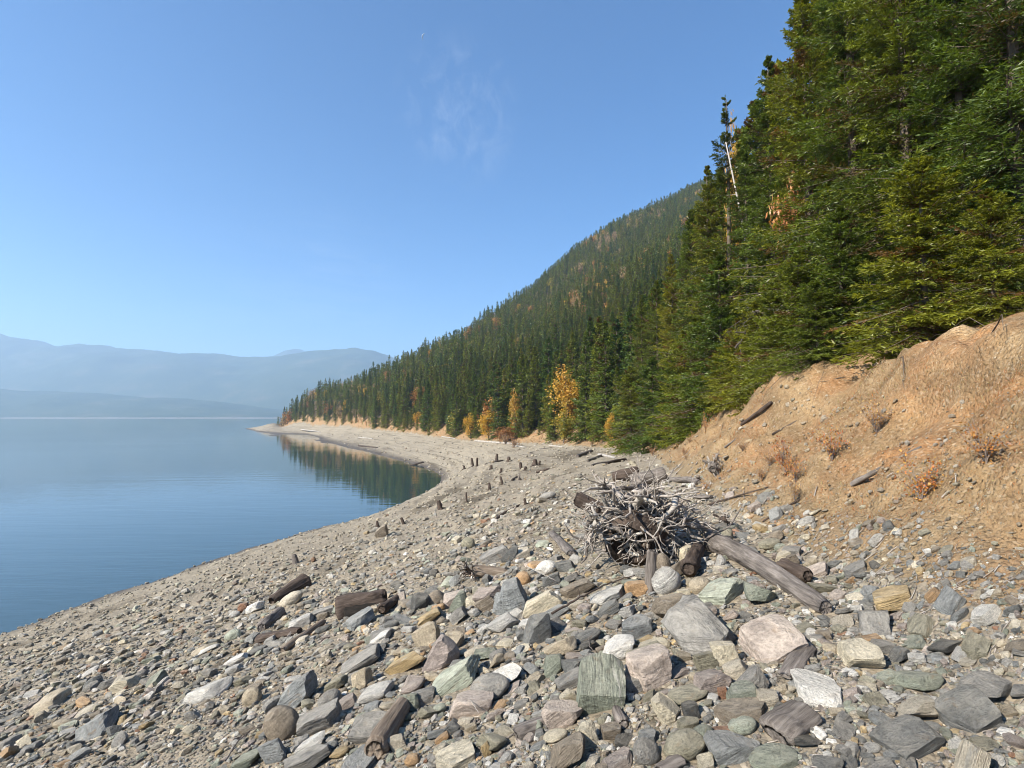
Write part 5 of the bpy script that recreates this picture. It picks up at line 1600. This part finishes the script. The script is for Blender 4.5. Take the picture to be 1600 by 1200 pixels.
def stone_label(px, py, c, kd, w):
    sz = 'small ' if w < 21 else ('' if w < 34 else 'large ')
    rel, second, far = relation(px, py)
    if px < 330: rel = ('low and ' if py > 1000 else '') + 'lakeward of the ' + ('rounded striped boulder' if py > 1000 else 'pale tan oblong stone')
    if px > 1270: rel = 'bankward of the ' + ('purplish-grey wood chunk' if py > 1050 else 'pinkish slab boulder')
    base = f'{sz}{NAMEC[c]} {NAMEK[kd]} stone {rel}'
    opts = [base, base + f' near the {second}'] + [base.replace(' stone ', f' {a} stone ', 1) for a in ('half-buried', 'tilted', 'sun-lit', 'weathered', 'worn')] \
        + [base.replace(' stone ', f' {a} stone ', 1) + f' near the {second}' for a in ('half-buried', 'tilted', 'sun-lit', 'weathered', 'worn')]
    for o_ in opts:
        if o_ not in used_labels and len(o_.split()) <= 16:
            used_labels[o_] = 1; return o_
    return base
def hero_clear(x, y, r_):
    return all((x - a) ** 2 + (y - b) ** 2 > (c * .8 + r_ * .8) ** 2 for a, b, c in HERO_FOOT)
cnt = 0
for i in cand_i:
    if cnt >= N_IND: break
    if not hero_clear(X[i], Y[i], W[i] * .5): continue
    k = int(rng.integers(0, len(RK))); c = str(rng.choice(CN, p=CWt))
    h_ = size_px[i] * rng.uniform(.36, .62)
    o = put_stone(px[i], py[i], size_px[i], h_, c, RKk[k], stone_label(px[i], py[i], c, RKk[k], size_px[i]), 0, roll=float(rng.normal(4, 12)), yaw=float(rng.uniform(0, 360)) if RKk[k] != 'slab' else float(rng.uniform(-30, 30)),
                  pitch=float(rng.normal(6, 10)), me=RK[k], group='stones scattered over the beach')
    cnt += 1
print('individual stones', cnt)

def scatter_mesh(name, n, top, power, smin, smax, expo, variants, label, colours=True, Ymax=400, keep_d=-1, flat=(.28, .62), bank=False, sink=.15, bandp=.5, smooth=False, dscale=.0, shade=(.75, .5)):
    px, py = sample_px(n, top, power)
    X, Y = ground_at(px, py)
    s_, _ = toe_dist(X, Y)
    dn = density(X, Y)
    sp = np.minimum(smin * (1 - rng.random(n)) ** (-1 / expo), smax)
    W = sp / F * Y
    W = np.minimum(W, np.where(Y < 9, .34, np.where(Y < 45, .13 + .16 * rng.random(n) ** 3, .2 + .4 * rng.random(n) ** 2)))
    Zb = base_z(X, Y)
    ok = (Y < Ymax) & (Zb > LAKE_Z + .02)
    ok &= ((s_ > 0.1) & (s_ < 4.5)) if bank else (s_ < .5)
    ok &= dn + rng.normal(0, .16, n) > keep_d
    if not bank: ok &= (rng.random(n) < np.clip(1.0 - (s_ + .3) * 1.2, 0, 1))
    big = W * F / Y > 11
    fx, fy, fr = (np.array([f[j] for f in HERO_FOOT]) for j in range(3))
    for a in range(0, n, 4000):
        sl = slice(a, min(n, a + 4000))
        d2 = (X[sl, None] - fx) ** 2 + (Y[sl, None] - fy) ** 2
        ok[sl] &= ~((d2 < (fr * .75 + W[sl, None] * .25) ** 2).any(1))
    X, Y, W, s_, dn = X[ok], Y[ok], W[ok], s_[ok], dn[ok]
    n = len(X)
    Z = height(X, Y)
    N = slope_normal(X, Y)
    N = norm(N + rng.normal(0, .22, N.shape))
    yaw = rng.uniform(0, 2 * math.pi, n)
    ux = norm(np.stack([np.cos(yaw), np.sin(yaw), 0 * yaw], -1) - N * (N[:, 0] * np.cos(yaw) + N[:, 1] * np.sin(yaw))[:, None])
    uy = np.cross(N, ux)
    Wd = W * rng.uniform(.55, .95, n); Hh = W * rng.uniform(*flat, n)
    cn = rng.choice(len(CN), n, p=CWt)
    pal = np.array([PAL[c] for c in CN])
    C = pal[cn] * rng.uniform(shade[0], shade[0] + shade[1], (n, 1))
    if bank: C = .45 * C + .55 * np.array([.38, .29, .18]) * rng.uniform(.6, 1.3, (n, 1))
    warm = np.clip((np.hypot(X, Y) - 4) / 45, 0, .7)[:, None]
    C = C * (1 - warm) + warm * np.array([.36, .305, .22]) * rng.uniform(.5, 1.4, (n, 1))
    B = np.where(rng.random(n) < bandp, rng.uniform(.2, .9, n), .05)
    vi = rng.integers(0, len(variants), n)
    VV, FF, CC, off = [], [], [], 0
    for k, (v, f) in enumerate(variants):
        m = vi == k; c_ = m.sum()
        if not c_: continue
        L = v[None] * np.stack([W[m], Wd[m], Hh[m]], -1)[:, None]
        P = L[..., 0:1] * ux[m][:, None] + L[..., 1:2] * uy[m][:, None] + (L[..., 2:3] + (Hh[m] * (.5 - sink))[:, None, None]) * N[m][:, None] + np.stack([X[m], Y[m], Z[m]], -1)[:, None]
        VV.append(P.reshape(-1, 3))
        FF.append((f[None] + (np.arange(c_) * len(v))[:, None, None] + off).reshape(-1, 3)); off += c_ * len(v)
        CC.append(np.repeat(np.concatenate([C[m], B[m][:, None]], 1), len(v), 0))
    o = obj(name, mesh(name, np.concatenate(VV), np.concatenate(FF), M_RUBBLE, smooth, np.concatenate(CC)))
    tag(o, label, name.replace('_', ' '), None, 'stuff')
    print(name, n, sum(len(f) for f in FF))
    return o
ico = [rock_geo(7000 + k, 1, kd) for k, kd in enumerate(['block', 'slab', 'wedge', 'round', 'block', 'slab', 'lump', 'wedge', 'slab', 'slab'])]
ico2 = [rock_geo(7100 + k, 2, kd) for k, kd in enumerate(['block', 'slab', 'wedge', 'slab', 'block', 'slab', 'wedge', 'slab'])]
def tiny_geo(seed):
    g = np.random.default_rng(seed)
    bm = bmesh.new(); bmesh.ops.create_icosphere(bm, subdivisions=1, radius=.5)
    V = np.array([v.co[:] for v in bm.verts]); Fq = np.array([[v.index for v in f.verts] for f in bm.faces]); bm.free()
    return V * (1 + g.normal(0, .13, (len(V), 1))), Fq
tiny = [tiny_geo(k) for k in range(10)]
scatter_mesh('cobbles', 6200, 745, .75, 10, 26, 2.6, ico2, 'fist-sized mixed stones covering the foreground beach', keep_d=-.08, Ymax=45)
scatter_mesh('broken_stones', 20000, 690, .85, 5.5, 15, 2.4, ico, 'grey and tan broken stones strewn over the whole beach', keep_d=-.13)
scatter_mesh('pebbles', 44000, 672, .9, 2.6, 6, 2.6, tiny, 'small pebbles between the stones of the beach', keep_d=-.9, flat=(.4, .85))
scatter_mesh('bank_rubble', 16000, 600, .9, 2.4, 12, 1.9, tiny, 'small tan rubble lying on the raw earth bank', bank=True, keep_d=-.3, Ymax=120)
# ---------------------------------------------------------------- plants on the bank
def shrub_meshes(name, seed, H, Rr, nst, nleaf, leaf, cols):
    g = np.random.default_rng(seed)
    paths, tips = [], []
    for k in range(nst):
        a = g.uniform(0, 6.28); sp = g.uniform(.2, 1) * Rr; tt = np.linspace(0, 1, 6)[:, None]
        end = np.array([math.cos(a) * sp, math.sin(a) * sp, H * g.uniform(.5, 1)])
        P = end * np.concatenate([tt ** 1.2, tt ** 1.2, tt ** .85], 1) + g.normal(0, .03 * H, (6, 3)) * tt
        P[0, 2] = -.1 * H
        paths.append((P, .010 * H * (1 - .8 * tt[:, 0]) + .002)); tips.append(P)
        for _ in range(3):
            q = g.integers(2, 6); d = norm(g.normal(0, 1, 3) + [0, 0, .5]) * H * g.uniform(.12, .3)
            P2 = P[q] + d * np.linspace(0, 1, 4)[:, None]; paths.append((P2, .005 * H * np.array([1, .7, .5, .2]) + .001)); tips.append(P2)
    T = np.concatenate(tips)
    k = g.integers(0, len(T), nleaf)
    P = T[k] + g.normal(0, .05 * H, (nleaf, 3)); P[:, 2] = np.maximum(P[:, 2], .01)
    cols = np.asarray(cols); C = cols[g.integers(0, len(cols), nleaf)] * g.uniform(.6, 1.4, (nleaf, 1))
    V, Fq, C = blades(P, norm(g.normal(0, 1, P.shape)), leaf * g.uniform(.6, 1.4, nleaf), leaf * .65 * g.uniform(.6, 1.4, nleaf), norm(g.normal(0, 1, P.shape) + [0, 0, .6]), C)
    Vt, Ft = tubes(paths, 4)
    return mesh(name + '_leaves', V, Fq, M_LEAF, False, C), mesh(name + '_stems', Vt, Ft, M_DEADTWIG, True)
FIRE = [(.46, .17, .05), (.50, .26, .07), (.36, .12, .045), (.48, .30, .10)]
DRY = [(.36, .20, .085), (.30, .15, .06), (.40, .27, .13)]
SH_ = [shrub_meshes('bank_shrub', 20 + k, 1.0, .7, 16, [520, 420, 300, 380][k], .075, [FIRE, DRY, RUST, FIRE][k]) for k in range(4)]
for k, (px, py, w, h, kd, lab) in enumerate([
    (1228, 722, 56, 50, 0, 'bright orange dry shrub on the bank at the right edge of the photo'), (1243, 738, 40, 40, 3, 'orange-red shrub in front of the bright orange one'),
    (1203, 720, 34, 26, 1, 'low tan dry shrub left of the bright orange shrub'), (1190, 742, 30, 22, 2, 'low rust shrub below the tan dry shrub on the bank'),
    (1102, 664, 18, 36, 2, 'rust-brown dead sapling at the crest of the bank'), (1104, 760, 26, 16, 2, 'rust low shrub under the bleached root clump'),
    (1068, 706, 16, 12, 2, 'red-brown tuft on the middle of the slope'), (1020, 706, 22, 16, 2, 'reddish tuft where the slope meets the beach'),
    (1242, 772, 34, 34, 1, 'bare twiggy dry shrub at the right edge above the drift log'), (1030, 690, 18, 14, 1, 'dry tan tuft beneath the small young fir'),
    (1078, 688, 14, 14, 1, 'tan tuft beside the dead sapling'), (1300, 700, 60, 56, 3, 'orange shrub on the bank just beyond the bright orange one'),
    (1370, 660, 60, 50, 1, 'dry tan shrub high on the near bank'), (1440, 760, 80, 60, 0, 'large orange shrub low on the near bank'),
    (1540, 700, 90, 70, 2, 'rust shrub on the steep part of the near bank'), (1160, 700, 22, 16, 1, 'pale dry tuft on the middle of the orange earth'),
    (803, 693, 30, 18, 2, 'rust-red shrub at the back of the bay behind the long white log'), (790, 688, 24, 18, 1, 'tan shrub beside the rust-red shrub of the bay'),
    (925, 694, 14, 12, 1, 'dry tuft in front of the firs by the drift log pile'), (1072, 715, 10, 13, 1, 'small green-tan weed tuft on the slope')]):
    b = gp(px, py + h * .35)
    if b[1] > 400: continue
    sz = w / F * b[1] / 1.4; sh = h / F * b[1]
    r = empty('dry_shrub', (b[0], b[1], b[2]), (0, 0, k * 1.3)); r.scale = (sz, sz, sh)
    tag(r, lab, 'shrub', 'dry shrubs on the bank')
    obj('leaves', SH_[kd][0], r); obj('stems', SH_[kd][1], r)

# dry grass on the bank and along the forest foot
n = 60000
px = rng.uniform(380, 1640, n); py = rng.uniform(560, 860, n)
X, Y = ground_at(px, py)
s_, par_ = toe_dist(X, Y)
cl = fbm(np.stack([X * .7, Y * .7, 0 * X], -1), 3, 91)
ok = (s_ > .25) & (s_ < 6) & (cl + rng.normal(0, .12, n) + .25 * np.clip((s_ - 1.2) / 1.2, 0, 1) > .02) & (Y < 260)
X, Y = X[ok], Y[ok]
Z = height(X, Y)
m = len(X)
D = norm(rng.normal(0, .55, (m, 3)) + np.array([-.25, 0, 1.0])); N = norm(rng.normal(0, 1, (m, 3)))
cols = np.array(DRY + DRY + FIRE[:1] + [(.30, .26, .10), (.42, .33, .18)])
C = cols[rng.integers(0, len(cols), m)] * rng.uniform(.6, 1.3, (m, 1))
hgt = rng.uniform(2.5, 9, m) / F * Y
V, Fq, C = blades(np.stack([X, Y, Z - .01], -1), D, hgt, np.maximum(hgt * .1, .8 / F * Y), N, C)
tag(obj('dry_grass', mesh('dry_grass', V, Fq, M_LEAF, False, C)), 'dry orange and tan grass tufts on the earth bank', 'grass', None, 'stuff')

# roots and torn turf hanging out along the broken crest
g = np.random.default_rng(77)
paths = []
for k in range(80):
    par0 = g.uniform(20, 70); j = int(np.searchsorted(TOE_L, par0)) - 1
    dx, dy = _d[j] / np.linalg.norm(_d[j]); f = (par0 - TOE_L[j])
    s0 = g.uniform(1.9, 2.9)
    x0_ = TOE_C[j, 0] + dx * f + dy * s0; y0_ = TOE_C[j, 1] + dy * f - dx * s0
    if y0_ < 2: continue
    tt = np.linspace(0, 1, 7); ln = g.uniform(.15, .7); sw = g.normal(0, .9)
    xs = x0_ - dy * tt * ln + dx * sw * tt; ys = y0_ + dx * tt * ln + dy * sw * tt
    zs = height(xs, ys) + .03 + .10 * np.sin(tt * math.pi) * g.random()
    paths.append((np.stack([xs, ys, zs], -1) + np.cumsum(g.normal(0, .022, (7, 3)), 0), g.uniform(.004, .012) * (1 - .8 * tt)))
V, Fc = tubes(paths, 5)
tag(obj('exposed_roots', mesh('exposed_roots', V, Fc, M_BARK, True)), 'thin dark roots hanging out of the broken crest of the earth bank', 'roots', None, 'stuff')

# grey dead limbs and a leaning bare trunk under the bank firs
M_DEADWOOD = bark_mat('dead_limb_wood', (.05, .042, .036), (.17, .145, .125))
g = np.random.default_rng(5)
for k, (pa, pb, Ya, Yb, r0, lab, brn) in enumerate([
    ((1185, 578), (1262, 505), 15.8, 15.2, .08, 'grey leaning dead trunk between the lower boughs of the bank firs', 26),
    ((1176, 492), (1262, 478), 16.5, 15.4, .05, 'grey bare dead limb above the leaning dead trunk', 18),
    ((1222, 560), (1275, 604), 13.5, 13.0, .04, 'dead tangled branch hanging over the crest at the right edge', 16),
    ((1150, 545), (1182, 488), 17.5, 16.5, .035, 'slim grey dead branch left of the leaning dead trunk', 14)]):
    A = np.array([float(v) for v in at(pa[0], pa[1], Ya)]); B = np.array([float(v) for v in at(pb[0], pb[1], Yb)])
    c = (A + B) / 2
    r = empty('dead_branch', tuple(c)); tag(r, lab, 'branch', 'dead grey wood under the bank firs')
    tt = np.linspace(0, 1, 10)[:, None]
    P = A + (B - A) * tt + g.normal(0, .04, (10, 3)) - c
    V, Fc = tubes([(P, r0 * (1 - .55 * tt[:, 0]))], 8); obj('trunk', mesh('trunk', V, Fc, M_DEADWOOD, True), r)
    for j in range(brn):
        q = P[g.integers(1, 10)]; d = norm(g.normal(0, 1, 3) + [0, -.2, -.25]) * g.uniform(.4, 1.3)
        t5 = np.linspace(0, 1, 6)[:, None]
        Q = q + d * t5 + np.cumsum(g.normal(0, .04, (6, 3)), 0) * t5
        pp = [(Q, .014 * (1 - .8 * t5[:, 0]) + .002)]
        for _ in range(4):
            qq = Q[g.integers(1, 6)]; e = norm(g.normal(0, 1, 3) + d * .6) * g.uniform(.15, .5)
            pp.append((qq + e * np.linspace(0, 1, 4)[:, None] + g.normal(0, .02, (4, 3)), np.array([.006, .005, .003, .001])))
        V, Fc = tubes(pp, 4); obj('branch', mesh('branch', V, Fc, M_DEADWOOD, True), r)
# pale birch stem rising through the firs
A = np.array([float(v) for v in at(1172, 420, 25.0)]); B = np.array([float(v) for v in at(1134, 222, 25.5)])
gz_ = float(height(A[0] + 1.2, A[1])[0]); base = np.array([A[0] + 1.2, A[1], gz_ - .3])
P = np.array([base, base * .5 + A * .5, A, A * .6 + B * .4 + [.06, 0, 0], B])
V, Fc = tubes([(P - base, np.array([.10, .085, .065, .05, .025]))], 8)
r = empty('birch_snag', tuple(base)); tag(r, 'bare white birch stem leaning left through the near firs', 'birch', None)
obj('trunk', mesh('trunk', V, Fc, M_BIRCH, True), r)
pp = []
for k in range(12):
    q = P[3] + (P[4] - P[3]) * g.random() - base; d = norm(g.normal(0, 1, 3) + [0, 0, .8]) * g.uniform(.3, .9)
    pp.append((q + d * np.linspace(0, 1, 4)[:, None], np.array([.012, .009, .006, .002])))
V, Fc = tubes(pp, 4); obj('branches', mesh('branches', V, Fc, M_BIRCH, True), r)

# ---------------------------------------------------------------- daytime crescent moon
d0 = np.array([float(v) for v in at(664, 58, 1.0)]); d0 /= np.linalg.norm(d0)
Dm = 42000.0
ax = norm(np.array([.25, 0, 1.0]) - d0 * d0[2]); sd = np.cross(ax, d0)
Rm_ = Dm * 4.2 / F
th_ = np.linspace(-1.35, 1.35, 25); V = []
for t_ in th_:
    o_ = math.cos(t_); i_ = math.cos(t_) * .62
    for (q, dep) in ((o_, 0), (.5 * (o_ + i_) + .08 * o_, -.25 * o_), (i_, 0), (.5 * (o_ + i_), .2 * o_)):
        V.append(d0 * Dm + Rm_ * (ax * math.sin(t_) + sd * (-q if sd[0] > 0 else q) + d0 * dep))
V = np.array(V); i = np.arange(24)[:, None] * 4; j = np.arange(4)[None]
Fq = np.stack([i + j, i + (j + 1) % 4, i + 4 + (j + 1) % 4, i + 4 + j], -1).reshape(-1, 4)
t = NT('moon_rock'); t.bsdf((.42, .44, .48), 1.0, None, 0)
tag(obj('moon', mesh('moon', V, Fq, t.m, True)), 'tiny pale crescent moon high in the blue daytime sky', 'moon')
